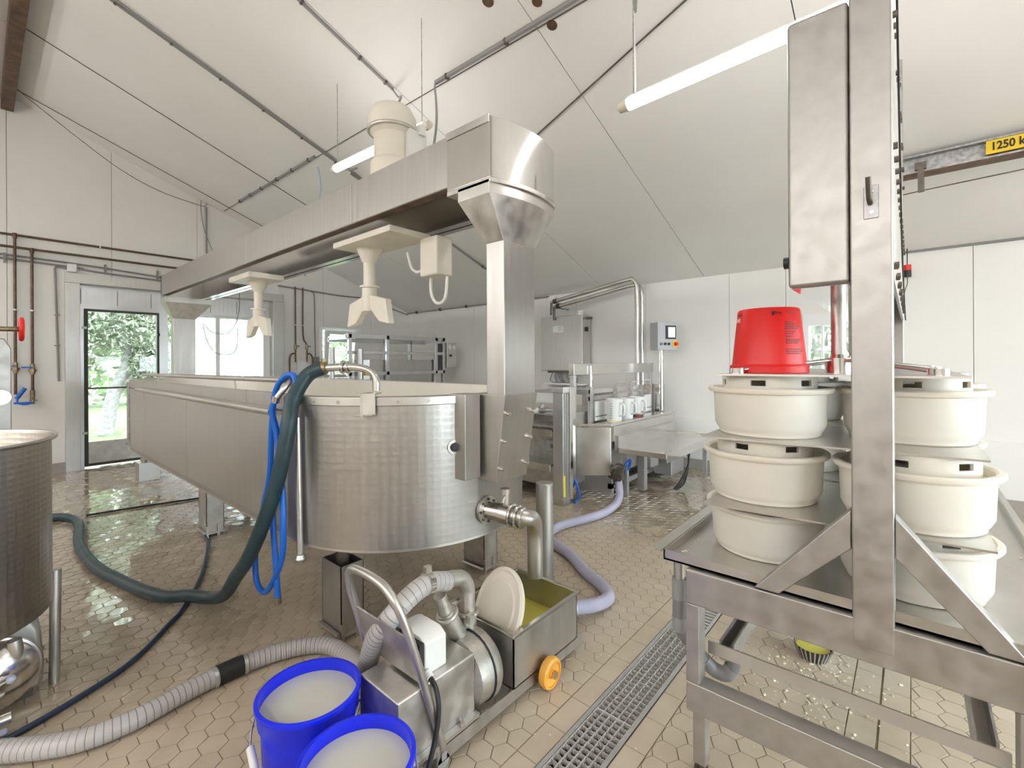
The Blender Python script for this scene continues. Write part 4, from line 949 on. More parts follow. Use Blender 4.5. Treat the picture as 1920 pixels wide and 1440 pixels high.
# curd scraps, strainer and puddle under the press
st = thing('sink_strainer', 'wet wire strainer dish with yellow whey on the floor under the press', 'strainer', (2.36, .33, 0))
part('dish', MB().shell([(.05, .0), (.068, .05), (.071, .05), (.052, -.001)], (2.36, .33, .003), 28), M['dark_steel'], st)
ws = MB()
for k in range(26):
    a = 2 * PI * k / 26; ws.cyl((2.36 + .053 * math.cos(a), .33 + .053 * math.sin(a), .002), (2.36 + .074 * math.cos(a), .33 + .074 * math.sin(a), .054), .003, seg=5)
part('wire_cage', ws, M['alu'], st)
part('whey', MB().cyl((2.36, .33, .035), (2.36, .33, .042), .063, seg=24), M['whey'], st)
cr = MB()
def crumb(x, y, s_, z=0.0):
    M4 = Matrix.Translation((x, y, z + s_ * .45)) @ Matrix.Rotation(random.random() * 6, 4, 'Z') @ Matrix.Rotation(random.uniform(-.3, .3), 4, 'X')
    cr.box(-s_ * random.uniform(.5, 1.3), s_, -s_ * .6, s_ * .6, -s_ * .4, s_ * .4, M4)
for k in range(170): crumb(2.18 + random.gauss(0, .16), .30 + random.gauss(0, .12), random.uniform(.0015, .0055))
for k in range(150): crumb(random.uniform(.95, 2.8), random.choice([random.uniform(.55, .70), random.uniform(.92, 1.08), random.uniform(-.1, .6), random.uniform(1.1, 2.2)]), random.uniform(.001, .0032))
for k in range(26): crumb(random.uniform(1.5, 2.6), random.choice([random.uniform(-.27, -.17), random.uniform(.57, .6)]), random.uniform(.0015, .004), .639)
single('curd_crumbs', cr, M['curd'], 'scattered white crumbs of cheese curd under and around the press', 'curd', (2.1, .3, 0), kind='stuff')

# ================================================================ ROUND TANK WITH PUMP (left)
TC = Vector((-.185, 2.66, 0))
tk = thing('round_tank', 'open round stainless tank with dimpled skin on tube legs', 'tank', tuple(TC))
part('tank_wall', MB().shell([(.385, .34), (.385, .985), (.40, .990), (.402, .997), (.385, 1.0), (.378, .99), (.378, .36)], TC, 72), M['tank'], tk)
part('tank_bottom', MB().lathe([(0, .29), (.2, .30), (.385, .345), (.378, .36), (0, .33)], TC, 56), M['tank'], tk)
part('tank_lip', MB().torus((TC.x, TC.y, .997), (0, 0, 1), .398, .006, 72, 8), M['steel'], tk)
for k in range(3):
    a = math.radians(-4 + 120 * k); p = TC + Vector((math.cos(a), math.sin(a), 0)) * .372
    part('leg', MB().cyl((p.x + .015, p.y - .01, 0), (p.x + .022, p.y, .45), .0175, seg=16), M['steel'], tk)
pm = thing('lobe_pump', 'polished round pump with clamp levers under the open tank', 'pump', (.03, 2.5, 0))
RX = Matrix.Rotation(PI / 2, 4, 'X')
part('pump_body', MB().lathe([(0, 0), (.10, 0), (.115, .01), (.12, .03), (.12, .06), (.10, .08), (.05, .10), (0, .10)], (.03, 2.52, .17), 40, RX), M['steel_bright'], pm)
part('clamp_ring', MB().torus((.03, 2.49, .17), (0, 1, 0), .122, .009), M['steel'], pm)
part('motor_housing', MB().prism([(-.10, .03), (.165, .03), (.17, .12), (.16, .26), (.13, .32), (-.08, .33)], 'y', 2.56, 2.85), M['steel'], pm, bev=.02)
part('suction_pipe', MB().tube([(.085, 2.45, .29), (.09, 2.45, .25), (.09, 2.46, .17)], .02, 14, 5), M['steel'], pm)
for a, b in (((-.05, 2.38, .16), (.075, 2.38, .185)), ((-.02, 2.36, .035), (.055, 2.36, .02))):
    l = part('lever', MB().cyl(a, b, .006, seg=10), M['steel_bright'], pm)
    part('lever_ball', MB().lathe([(0, -.014), (.010, -.010), (.014, 0), (.010, .010), (0, .014)], b, 16), plain('pale_blue_knob', (.42, .45, .60), .35), l)
part('drain_spigot', MB().cyl((-.1, 2.38, .05), (.075, 2.38, .055), .018, seg=14), M['steel'], pm)
for x in (-.08, .1): part('base_foot', MB().box(x, x + .04, 2.58, 2.8, 0, .04), M['dark_steel'], pm)
vb = thing('valve_stand', 'stainless valve panel with red handwheel standing behind the tank', 'panel', (-.05, 3.35, 0))
part('panel', MB().prism([(-.4, 0), (.113, 0), (.113, 1.36), (.09, 1.41), (-.4, 1.43)], 'y', 3.35, 3.39), M['steel_press'], vb, bev=.006)
part('valve_stem', MB().cyl((-.1, 3.30, 1.45), (.15, 3.30, 1.455), .012, seg=12).cyl((-.05, 3.30, 1.45), (.06, 3.30, 1.455), .028, seg=12).cyl((-.02, 3.30, 1.45), (.0, 3.30, 1.45), .04, seg=12).cyl((0, 3.32, 1.36), (0, 3.30, 1.46), .02, seg=12), M['brass'], vb)
wh = part('handwheel', MB().torus((.145, 3.30, 1.455), (1, 0, 0), .05, .010, 24, 8), M['red'], vb, label='red valve handwheel')
for k in range(5):
    a = 2 * PI * k / 5; part('spoke', MB().cyl((.145, 3.30, 1.455), (.145, 3.30 + .05 * math.cos(a), 1.455 + .05 * math.sin(a)), .006, seg=6), M['red'], wh)
for (x, z) in ((.035, 1.325), (.075, 1.125)):
    part('clamp_knob', MB().cyl((x, 3.35, z), (x, 3.31, z), .011, seg=10).cyl((x, 3.315, z), (x, 3.30, z), .036, seg=24), M['steel_bright'], vb)
part('support', MB().box(-.4, -.3, 3.39, 3.6, 0, .03), M['steel'], vb)

# ================================================================ WALL PIPES AND CONDUITS (gable wall)
yw = YG - .045
def clipset(parent, pts, mat, r=.02):
    for p in pts: part('pipe_clip', MB().cyl((p[0], p[1], p[2] - .008), (p[0], p[1], p[2] + .008), r, seg=10).box(p[0] - .008, p[0] + .008, p[1], YG, p[2] - .008, p[2] + .008), mat, parent)
p1 = thing('water_pipe', 'upper dark pipe along the gable wall with a valved drop left of the door', 'pipe', (.285, yw, .9))
part('pipe_run', MB().cyl((-1.2, yw, 2.745), (2.4, yw, 2.73), .0135, seg=12), M['pipe'], p1)
part('drop', MB().cyl((.287, yw, .95), (.287, yw, 2.74), .0135, seg=12).cyl((.287, yw, 2.70), (.287, yw, 2.76), .019, seg=12), M['pipe'], p1)
v_ = part('stop_valve', MB().cyl((.287, yw, 1.19), (.287, yw, 1.31), .022, seg=12).cyl((.287, yw, 1.22), (.287, yw, 1.25), .034, seg=6), M['brass'], p1)
part('lever', MB().box(.20, .287, yw - .045, yw - .03, 1.262, 1.276), M['bluehose'], v_, label='blue valve lever')
clipset(p1, [(.287, yw, 1.9)], M['white'])
for x in (1.0,): part('pipe_clip', MB().cyl((x, yw, 2.734), (x + .015, yw, 2.734), .019, seg=10), M['white'], p1)
p2 = thing('water_pipe', 'lower brown pipe along the gable wall ending in a brass tap', 'pipe', (.42, yw, .86))
part('pipe_run', MB().cyl((-1.2, yw, 2.612), (2.4, yw, 2.588), .0135, seg=12), M['pipe'], p2)
part('drop', MB().cyl((.42, yw, .98), (.42, yw, 2.6), .0135, seg=12).cyl((.42, yw, 2.56), (.42, yw, 2.615), .019, seg=12), M['pipe'], p2)
v_ = part('stop_valve', MB().cyl((.42, yw, 1.17), (.42, yw, 1.29), .022, seg=12).cyl((.42, yw, 1.20), (.42, yw, 1.23), .034, seg=6), M['brass'], p2)
part('lever', MB().box(.33, .42, yw - .045, yw - .03, 1.245, 1.262), M['bluehose'], v_, label='blue valve lever')
part('tap', MB().cyl((.42, yw, .87), (.42, yw, .99), .022, seg=12).tube([(.42, yw, .90), (.42, yw - .05, .89), (.42, yw - .07, .84)], .015, 10, 4).box(.395, .46, yw - .02, yw + .01, .865, .88), M['brass'], p2)
clipset(p2, [(.42, yw, 1.9)], M['white'])
sg = single('spray_gun', MB().tube([(.30, yw - .06, .93), (.30, yw - .08, .86), (.36, yw - .1, .84), (.42, yw - .10, .86)], .010, 10, 5).cyl((.29, yw - .05, .90), (.36, yw - .05, 1.02), .02, seg=12).box(.27, .40, yw - .09, yw - .06, .845, .865), M['bluehose'], 'bright blue spray gun hanging below the wall valve', 'spray gun', (.3, yw, .85))
cA = thing('wall_conduit', 'grey double conduit along the gable wall with a square junction box', 'conduit', (.75, YG, 2.4))
part('conduit', MB().tube([(-1.2, YG - .02, 2.545), (.7, YG - .02, 2.50), (1.6, YG - .02, 2.45), (2.3, YG - .02, 2.42)], .011, 8, 4), M['cond'], cA)
part('conduit', MB().tube([(-1.2, YG - .02, 2.505), (.70, YG - .02, 2.455), (.82, YG - .02, 2.44), (1.1, YG - .02, 2.42), (1.9, YG - .02, 2.395)], .011, 8, 4), M['cond'], cA)
part('junction_box', MB().box(.71, .80, YG - .05, YG, 2.39, 2.49), M['pvc'], cA, bev=.012)
for x in (.20, 1.05, 1.58): part('clip', MB().box(x, x + .02, YG - .035, YG, 2.42, 2.53), M['cond'], cA)
cB = thing('wall_conduit', 'grey conduit drop ending beside the stainless door jamb', 'conduit', (.63, YG, 1.08))
part('conduit', MB().tube([(.72, YG - .018, 2.425), (.65, YG - .018, 2.435), (.612, YG - .018, 2.42), (.612, YG - .018, 2.3), (.625, YG - .018, 1.7), (.637, YG - .018, 1.085)], .011, 8, 5), M['cond'], cB)
for z in (1.86, 1.5): part('clip', MB().box(.602, .65, YG - .03, YG, z, z + .015), M['cond'], cB)
# right-hand pipe group on the gable wall
cC = thing('wall_conduit', 'grey conduit along the gable wall and roof slope to the eaves corner', 'conduit', (4, YG, 2.4))
part('conduit', MB().tube([(3.15, YG - .02, 2.52), (3.6, YG - .02, 2.50), (4.2, YG - .02, 2.47), (4.62, YG - .02, 2.475), (4.78, YG - .02, 2.46), (5.55, YG - .03, roofz(5.55) - .06), (5.62, YG - .05, roofz(5.62) - .05)], .012, 8, 3), M['cond'], cC)
part('conduit', MB().tube([(5.625, YG - .05, 2.26), (5.625, 4.12, 2.262)], .012, 8), M['cond'], cC)
for y in (7.3, 6.6, 5.9, 5.2, 4.5): part('clip', MB().box(5.60, 5.65, y, y + .02, 2.24, 2.285), M['black'], cC)
part('socket_drop', MB().tube([(3.60, YG - .02, 2.505), (3.70, YG - .02, 2.48), (3.735, YG - .02, 2.40), (3.742, YG - .02, 1.9), (3.748, YG - .02, 1.38)], .010, 8, 4), M['cond'], cC)
skt = thing('wall_socket', 'grey wall socket with a red plug hanging from it', 'socket', (3.755, YG, 1.2))
part('socket_body', MB().box(3.715, 3.80, YG - .07, YG, 1.27, 1.39), M['cond'], skt, bev=.012)
part('plug', MB().cyl((3.765, YG - .06, 1.285), (3.79, YG - .09, 1.17), .030, .022, seg=14), M['red'], skt, label='red plug')
for nm, x, lab in (('a', 3.405, 'brown mixer pipe on the gable wall, side branch bent towards the jamb'), ('b', 3.54, 'brown mixer pipe on the gable wall, side branch bent towards the socket')):
    s_ = -1 if nm == 'a' else 1
    w_ = thing('mixer_pipe', lab, 'pipe', (x, yw, 1.0))
    off = 0.0 if nm == 'a' else .05
    part('drop', MB().tube([(x - off * .2, yw, 2.53), (x - off * .2, yw, 1.75), (x + off, yw, 1.58), (x + off, yw, 1.30)], .0115, 10, 5), M['pipe'], w_)
    vv = part('stop_valve', MB().cyl((x + off, yw, 1.51), (x + off, yw, 1.59), .019, seg=10).cyl((x + off, yw, 1.53), (x + off, yw, 1.55), .028, seg=6), M['brass'], w_)
    part('lever', MB().box(x + off, x + off + .05, yw - .04, yw - .028, 1.555, 1.57), M['bluehose'], vv, label='blue valve lever')
    part('side_branch', MB().tube([(x + off, yw, 1.44), (x + off + s_ * .05, yw, 1.44), (x + off + s_ * .085, yw, 1.40), (x + off + s_ * .095, yw, 1.3), (x + off + s_ * .095, yw, 1.0)], .0115, 10, 5), M['pipe'], w_)
    part('pipe_clip', MB().cyl((x - off * .2, yw, 1.90), (x - off * .2, yw, 1.915), .017, seg=10), M['white'], w_)
single('wall_notice', MB().box(3.44, 3.60, YG - .03, YG - .022, 1.15, 1.30).cyl((3.5, YG - .02, 1.0), (3.5, YG - .02, 1.16), .008, seg=8).box(3.43, 3.59, YG - .05, YG, 1.30, 1.315).cyl((3.51, YG - .04, 1.31), (3.51, YG - .04, 1.36), .008, seg=6).cyl((3.47, YG - .04, 1.31), (3.47, YG - .04, 1.345), .008, seg=6), M['paper'], 'small white notice card fixed between the mixer pipes', 'notice', (3.5, YG, 1.15))
single('ceiling_pole', MB().cyl((2.157, YG - .03, 2.5), (2.157, YG - .03, 3.52), .011, seg=10), M['cond'], 'thin grey conduit standing up the gable wall behind the gantry', 'conduit', (2.157, YG - .03, 2.5))
single('slack_cable', MB().tube([(.29, 7.2, 4.22), (.75, 7.35, 3.95), (1.2, 7.45, 3.70), (1.6, 7.55, 3.58), (2.0, YG - .03, 3.535), (2.14, YG - .03, 3.53), (2.16, YG - .03, 3.62), (2.11, YG - .03, 3.66), (2.09, YG - .03, 3.5), (2.13, YG - .03, 3.2), (2.25, YG - .04, 2.85)], .004, 6, 6), M['dark_steel'], 'thin slack cable drooping from the ridge beam to the conduit top', 'cable', (2.1, YG - .03, 2.8))
single('window_cable', MB().tube([(2.49, 7.35, 2.3), (2.50, 7.4, 2.05), (2.48, 7.5, 1.85), (2.38, 7.55, 1.72), (2.2, 7.58, 1.74), (2.1, 7.58, 1.85), (2.15, 7.58, 1.6), (2.25, 7.56, 1.44), (2.42, 7.52, 1.42), (2.5, 7.5, 1.52), (2.5, 7.45, 1.8)], .004, 6, 6), M['navyhose'], 'thin blue cable looping in front of the misted window', 'cable', (2.4, 7.5, 1.42))

# floor box with crank near the door
fx = thing('drain_box', 'small stainless gully box with crank handle on the floor near the door', 'box', (1.23, 6.45, 0))
part('box', MB().box(1.15, 1.34, 6.36, 6.54, 0, .20), M['steel'], fx, bev=.003)
part('crank', MB().tube([(1.05, 6.38, .43), (1.18, 6.40, .44), (1.24, 6.42, .42), (1.255, 6.44, .22)], .012, 8, 5), M['dark_steel'], fx)
part('slide_pipe', MB().cyl((1.19, 6.40, .225), (1.50, 6.55, .30), .022, seg=12).cyl((1.19, 6.40, .225), (1.22, 6.415, .232), .036, seg=14), M['steel'], fx)

# ================================================================ CEILING SERVICES
def rp(x, y, d=.0): return (x, y, roofz(x) - d)
def ceil_line(name, label, cat, pts, r, mat, clips=None, d=.014):
    P = [rp(x, y, d) for x, y in pts]; m_ = P[len(P) // 2]
    t = thing(name, label, cat, m_); part('run', MB().tube(P, r, 8), mat, t)
    for x, y in (clips or []):
        c = Vector(rp(x, y, d)); along_y = abs(pts[-1][1] - pts[0][1]) > abs(pts[-1][0] - pts[0][0])
        e = Vector((0, .008, 0)) if along_y else Vector((1, 0, -SL)).normalized() * .008
        part('clip', MB().cyl(c - e, c + e, r + .008, seg=8), M['dark_steel'], t)
    return t
ceil_line('ceiling_conduit', 'triple grey conduit run down the roof slope nearest the gable', 'conduit', [(.35, 4.70), (2.6, 4.645)], .013, M['cond'], [(.72 + .36 * k, 4.685 - .007 * k) for k in range(6)])
ceil_line('ceiling_conduit', 'second thin conduit beside the triple run on the roof slope', 'conduit', [(.35, 4.665), (3.0, 4.615)], .009, M['cond'])
ceil_line('ceiling_conduit', 'conduit run down the lower roof slope behind the gantry', 'conduit', [(2.7, 4.66), (4.75, 4.56)], .013, M['cond'], [(3.3, 4.63), (4.05, 4.6), (4.66, 4.565)])
ceil_line('ceiling_conduit', 'conduit run down the roof slope ending above the agitator motor', 'conduit', [(.4, 3.235), (2.25, 3.225)], .011, M['cond'], [(1.5, 3.225), (1.95, 3.225), (2.18, 3.225)])
ceil_line('ceiling_conduit', 'level double conduit along the ceiling ending above the gantry head', 'conduit', [(2.395, .3), (2.375, 2.83)], .016, M['cond'], [(2.39, 1.45), (2.385, 2.1), (2.378, 2.7)])
ceil_line('ceiling_conduit', 'level grey conduit along the ceiling towards the gable end', 'conduit', [(2.37, 4.82), (2.355, 6.95)], .014, M['cond'], [(2.368, 4.95), (2.366, 5.35), (2.364, 5.75), (2.36, 6.2), (2.358, 6.55), (2.356, 6.9)])
ceil_line('ceiling_wire', 'thin straight wire along the ceiling parallel to the ridge', 'wire', [(2.44, .3), (2.36, 7.55)], .0035, M['dark_steel'], d=.006)
ceil_line('ceiling_wire', 'thin dark wire down the roof slope in the joint near the gable', 'wire', [(.30, 5.945), (3.4, 5.945)], .004, M['dark_steel'], [(2.82, 5.945)], d=.004)
ceil_line('ceiling_wire', 'thin dark wire down the roof slope next to the gable wall', 'wire', [(.30, 7.345), (3.6, 7.345)], .004, M['dark_steel'], d=.004)
single('bracing_cable', MB().tube([rp(2.50, .35, .012), rp(3.3, 3.0, .012)], .006, 8), M['dark_steel'], 'dark bracing cable crossing the ceiling diagonally', 'cable', rp(2.9, 1.7, .012))
single('motor_cable', MB().tube([rp(2.24, 3.225, .012), (2.22, 3.15, 3.46), (2.0, 2.8, 3.2), (1.75, 2.42, 2.95), (1.62, 2.3, 2.77)], .007, 8, 6), M['cond'], 'grey supply cable dropping from the roof slope to the agitator motor', 'cable', (2.0, 2.8, 2.78))
single('motor_cable', MB().tube([rp(2.375, 2.83, .016), (2.34, 2.80, 3.42), (2.1, 2.5, 3.1), (1.85, 2.2, 2.75), (1.74, 2.10, 2.50), (1.72, 2.08, 2.29)], .008, 8, 6), M['cond'], 'grey supply cable dropping from the level conduit to the carriage', 'cable', (2.1, 2.5, 2.3))
single('ceiling_hook', MB().tube([(2.55, 4.55, 3.43), (2.55, 4.55, 3.36), (2.60, 4.50, 3.33), (2.66, 4.46, 3.36)], .012, 8, 5), M['cond'], 'small grey hook hanging from the ceiling near the lamp', 'hook', (2.6, 4.5, 3.33))
single('blue_drop_cable', MB().tube([(2.45, 4.9, 3.42), (2.40, 4.75, 3.1), (2.2, 4.6, 2.6), (2.15, 4.58, 2.15)], .007, 8, 6), plain('pale_blue_cable', (.35, .55, .75), .4), 'pale blue cable hanging behind the gantry beam', 'cable', (2.3, 4.7, 2.15))

# lamps
def lamp(a, b, label, tm=None):
    a, b = Vector(a), Vector(b); u = (b - a).normalized(); mid = (a + b) / 2
    t = thing('tube_lamp', label, 'lamp', tuple(mid))
    part('light_tube', MB().cyl(a, b, .030, seg=14), tm or M['tube'], t)
    part('lamp_spine', MB().cyl(a + Vector((0, 0, .026)), b + Vector((0, 0, .026)), .016, seg=8), M['white'], t)
    for p, s_ in ((a, -1), (b, 1)):
        part('end_cap', MB().cyl(p, p + u * s_ * .05, .031, .026, seg=14).cyl(p + u * s_ * .05, p + u * s_ * .062, .012, seg=8), M['cream'], t)
        q = p - u * s_ * .03 + Vector((0, 0, .03)); zt = roofz(q.x) - .002
        part('hanging_wire', MB().cyl(q, (q.x, q.y, zt), .003, seg=6), M['galv'], t)
    return t
lamp((2.2, 1.10, 2.604), (2.2, -.42, 2.66), 'glowing tube lamp hanging beside the cheese press')
lamp((2.0, 3.69, 2.93), (2.0, 2.50, 2.885), 'glowing tube lamp hanging behind the agitator motor')
lamp((2.2, -1.2, 2.6), (2.2, -2.7, 2.6), 'added unseen fill tube lamp near the front wall on the press side', M['tube_fill'])  # added behind the camera to brighten the room
for x in (-1.9, -3.8):
    for y in (6.9, 4.7, 2.7, .7, -1.3): lamp((x, y, 2.5), (x, y - 1.5, 2.5), 'added unseen fill tube lamp in the other half of the hall', M['tube_fill'])  # rows of unseen lamps added to lift the ceiling and far walls
lamp((3.9, -1.3, 2.45), (3.9, -2.8, 2.45), 'added unseen fill tube lamp over the front corner of the hall', M['tube_fill'])  # another out-of-view lamp added as fill
for o in [o for o in COL.objects if o.name.startswith('tube_lamp') and o['label'].endswith('other half of the hall')]: o['group'] = 'added fill lamps in the other half of the hall'
single('lamp_cable', MB().tube([(2.2, 1.06, 2.63), (2.21, 1.07, 2.9), (2.26, 1.10, 3.1), (2.30, 1.10, 3.3), (2.33, 1.1, 3.5)], .006, 8, 5), M['white'], 'white supply cable running up from the press side lamp', 'cable', (2.2, 1.07, 2.63))
single('lamp_conduit', MB().tube([(2.27, 1.095, 3.12), (2.33, 1.10, 3.5)], .011, 8), M['cond'], 'grey sleeve on the cable above the press side lamp', 'conduit', (2.27, 1.095, 3.12))

# crane rail with load sign
cr_ = thing('crane_rail', 'galvanised steel crane rail under the ceiling with yellow load sign', 'rail', (4.4, -1.5, 2.6))
cx = 4.40
part('rail', MB().prism([(cx - .05, 2.60), (cx + .05, 2.60), (cx + .05, 2.615), (cx + .006, 2.618), (cx + .006, 2.715), (cx + .05, 2.718), (cx + .05, 2.73), (cx - .05, 2.73), (cx - .05, 2.718), (cx - .006, 2.715), (cx - .006, 2.618), (cx - .05, 2.615)], 'y', -3.3, .06), M['galv'], cr_)
part('bottom_flange', MB().box(cx - .056, cx + .056, -3.3, .06, 2.592, 2.602), M['brown'], cr_)
part('end_clamp', MB().box(cx - .07, cx - .045, -.07, -.035, 2.46, 2.63).box(cx - .06, cx - .01, -.08, -.02, 2.62, 2.67), M['dark_steel'], cr_)
part('tension_wire', MB().tube([(cx - .06, .06, 2.46), (cx - .06, -.05, 2.467), (cx - .06, -1, 2.50), (cx - .06, -3.3, 2.55)], .004, 6), M['dark_steel'], cr_)
sgn = part('load_sign', MB().box(cx - .06, cx - .054, -.60, -.373, 2.625, 2.712), M['yellow'], cr_, label='yellow load sign reading 1250 kg')
tme = text_mesh('1250 kg', .075, bold=.0022); tme.materials.append(M['black_ink'])
to = bpy.data.objects.new('lettering', tme); COL.objects.link(to); to.parent = sgn
to.matrix_local = Matrix.Translation((cx - .0612 - 4.4, -.482 + 1.5, 2.668 - 2.6)) @ Matrix(((0, 0, -1, 0), (-1, 0, 0, 0), (0, 1, 0, 0), (0, 0, 0, 1)))
to.scale = (.74, .95, 1)
hb_ = thing('hanging_switch', 'red and black pendant switch hanging below the eaves by the press', 'switch', (5.56, .03, 1.95))
part('cord', MB().tube([(5.58, .03, 2.30), (5.58, .03, 2.2), (5.58, .03, 2.14)], .004, 6), M['black'], hb_)
part('switch_body', MB().cyl((5.58, .03, 2.04), (5.58, .03, 2.10), .03, seg=12), M['black'], hb_)
part('switch_top', MB().cyl((5.58, .03, 2.10), (5.58, .03, 2.15), .03, seg=12), M['red'], hb_)
part('lower_cord', MB().tube([(5.58, .03, 2.04), (5.58, .03, 1.98), (5.60, .05, 1.90), (5.62, .06, 1.7)], .003, 6, 5), M['black'], hb_)

# ================================================================ FILLING MACHINE AND CONTROLS (back right)
fm = thing('curd_filling_machine', 'stainless curd filling machine with steps, trough and bar frame', 'machine', (4.3, 2.6, 0))
part('column', MB().box(3.42, 3.50, 2.36, 2.47, .0, 1.055), M['alu'], fm, bev=.004)
for x in (3.44, 3.47): part('groove', MB().box(x, x + .006, 2.357, 2.361, .05, 1.0), M['cond'], fm)
for z in (.0, 1.0): part('column_bracket', MB().box(3.405, 3.51, 2.345, 2.48, z, z + .055), M['steel'], fm, bev=.004)
part('warning_tape', MB().box(3.425, 3.45, 2.3565, 2.3605, .07, .26), plain('yellow_tape', (.9, .8, .03), .5), fm)
part('guard_plate', MB().box(3.50, 3.545, 2.335, 2.47, .0, 1.055).box(3.545, 3.69, 2.40, 2.412, .03, 1.05), M['steel_bright'], fm, bev=.003)
part('body', MB().box(3.62, 4.9, 2.5, 3.9, .08, .78), M['steel_dirty'], fm, bev=.005)
for (z, d_) in ((.775, .06), (.64, .10), (.33, .13)):
    part('step', MB().box(3.52 - d_, 3.66, 2.48, 3.9, z, z + .02).box(3.515 - d_, 3.525 - d_, 2.48, 3.9, z - .045, z + .02), M['steel_bright'], fm, bev=.003)
part('isolator_plate', MB().box(3.60, 3.615, 2.53, 2.68, .42, .53), M['alu'], fm, bev=.004)
part('isolator_oval', MB().lathe([(0, -.002), (.022, -.002), (.022, .002), (0, .002)], (3.598, 2.61, .475), 20, Matrix.Rotation(PI / 2, 4, 'Y')), M['cond'], fm)
part('side_wall', MB().box(4.6, 5.4, 2.9, 3.9, .78, .90), M['steel'], fm)
# trough
tp = [(3.69, 2.47), (3.926, 2.162), (5.40, 2.162), (5.40, 2.72), (3.69, 2.72)]
part('trough', MB().prism(tp, 'z', .20, .665), M['steel'], fm, bev=.004)
part('trough_edge', MB().prism([(3.68, 2.47), (3.92, 2.150), (5.41, 2.150), (5.41, 2.18), (3.935, 2.18), (3.71, 2.48)], 'z', .665, .69), M['steel_bright'], fm, bev=.003)
part('trough_deck', MB().prism(tp, 'z', .655, .668), M['mirror'], fm)
part('front_skirt', MB().box(3.95, 5.41, 2.135, 2.162, .52, .665), M['steel_bright'], fm, bev=.003)
part('splash_ledge', MB().loft([(3.96, 2.135, .585), (5.38, 2.135, .585), (5.38, 2.145, .44), (3.96, 2.145, .44)], [(3.96, 2.10, .57), (5.38, 2.10, .57), (5.38, 2.10, .44), (3.96, 2.10, .44)]), M['steel_bright'], fm)
part('corner_post', MB().box(5.40, 5.44, 2.14, 2.18, .2, .69), M['steel_bright'], fm, bev=.003)
# wide outfeed tray
part('outfeed_tray', MB().box(3.95, 5.35, 1.63, 2.12, .452, .460).box(3.95, 5.35, 1.625, 1.632, .39, .468).box(3.945, 3.952, 1.63, 2.12, .42, .468).box(5.345, 5.352, 1.63, 2.12, .42, .468), M['mirror'], fm, bev=.002)
for (x, y) in ((5.25, 1.72), (4.05, 2.06)): part('tray_leg', MB().box(x, x + .04, y, y + .04, 0, .45), M['alu'], fm)
part('under_frame', MB().box(4.0, 5.3, 2.2, 2.24, .05, .10).box(4.0, 4.05, 2.2, 2.7, 0, .20).box(5.3, 5.35, 2.2, 2.7, 0, .20).box(4.25, 4.32, 1.98, 2.05, .02, .44).box(4.55, 4.75, 2.05, 2.14, .18, .40), M['alu'], fm)
part('drive_box', MB().box(4.85, 5.2, 1.95, 2.14, .06, .36), M['alu'], fm, bev=.004)
part('valve_outlet', MB().tube([(3.98, 2.2, .20), (3.97, 2.14, .24), (3.88, 2.08, .27), (3.82, 2.04, .28)], .055, 16, 5).cyl((3.74, 2.0, .24), (3.90, 2.06, .30), .045, seg=16).cyl((3.85, 2.04, .16), (3.83, 2.04, .30), .05, seg=16), M['dark_steel'], fm)
part('valve_clip', MB().torus((3.82, 2.035, .215), (.2, .1, 1), .046, .010), M['steel_bright'], fm)
part('blue_line', MB().tube([(3.66, 2.42, .22), (3.68, 2.38, .12), (3.64, 2.33, .03), (3.52, 2.31, .015)], .011, 8, 5), M['bluehose'], fm)
part('blue_line', MB().tube([(3.98, 2.05, .30), (4.03, 2.02, .35), (4.08, 2.05, .28), (4.05, 2.08, .22)], .012, 8, 5), M['bluehose'], fm)
for k in range(3): part('loose_cable', MB().tube([(4.75, 1.72 + .02 * k, .42), (4.72, 1.72, .25), (4.66 - .05 * k, 1.74, .06 + .02 * k), (4.5 - .03 * k, 1.76, .02 + .01 * k)], .009, 8, 5), M['black'], fm)
# portal bars above
for (x) in (3.78, 5.52): part('portal_post', MB().box(x + .004, x + .05, 2.48, 2.53, .668, 1.15), M['alu'], fm, bev=.003)
part('portal_bar', MB().box(3.78, 5.60, 2.475, 2.535, 1.15, 1.262), M['steel_bright'], fm, bev=.004)
for z in (.955, .885): part('comb_bar', MB().box(4.03, 5.5, 2.45, 2.47, z, z + .045), M['steel_bright'], fm, bev=.002)
for x in (4.03, 5.44): part('comb_post', MB().box(x, x + .05, 2.44, 2.48, .66, 1.03), M['alu'], fm, bev=.002)
for x in (4.55, 4.90, 5.18):
    part('divider', MB().box(x, x + .012, 2.42, 2.47, .66, 1.0), M['alu'], fm)
    part('divider_hook', MB().tube([(x, 2.44, 1.0), (x, 2.42, 1.05), (x + .05, 2.36, 1.06)], .006, 6, 4), M['alu'], fm)
for a, b in ((4.10, 4.42), (5.22, 5.42)): part('white_insert', MB().box(a, b, 2.425, 2.445, .68, .88), M['white'], fm, bev=.003)
part('insert_rail', MB().box(4.10, 5.42, 2.415, 2.425, .72, .73), M['cond'], fm)
part('end_plate', MB().box(5.50, 5.515, 2.30, 2.60, .66, 1.0), M['steel_bright'], fm)
part('air_fitting', MB().cyl((4.07, 2.47, 1.03), (4.07, 2.47, 1.24), .022, seg=12).cyl((4.07, 2.47, 1.10), (4.07, 2.47, 1.14), .03, seg=12), M['alu'], fm)
part('spray_head', MB().cyl((3.55, 2.75, .82), (3.75, 2.70, .80), .02, seg=12).cyl((3.60, 2.74, .82), (3.63, 2.73, .85), .03, seg=12), M['alu'], fm)
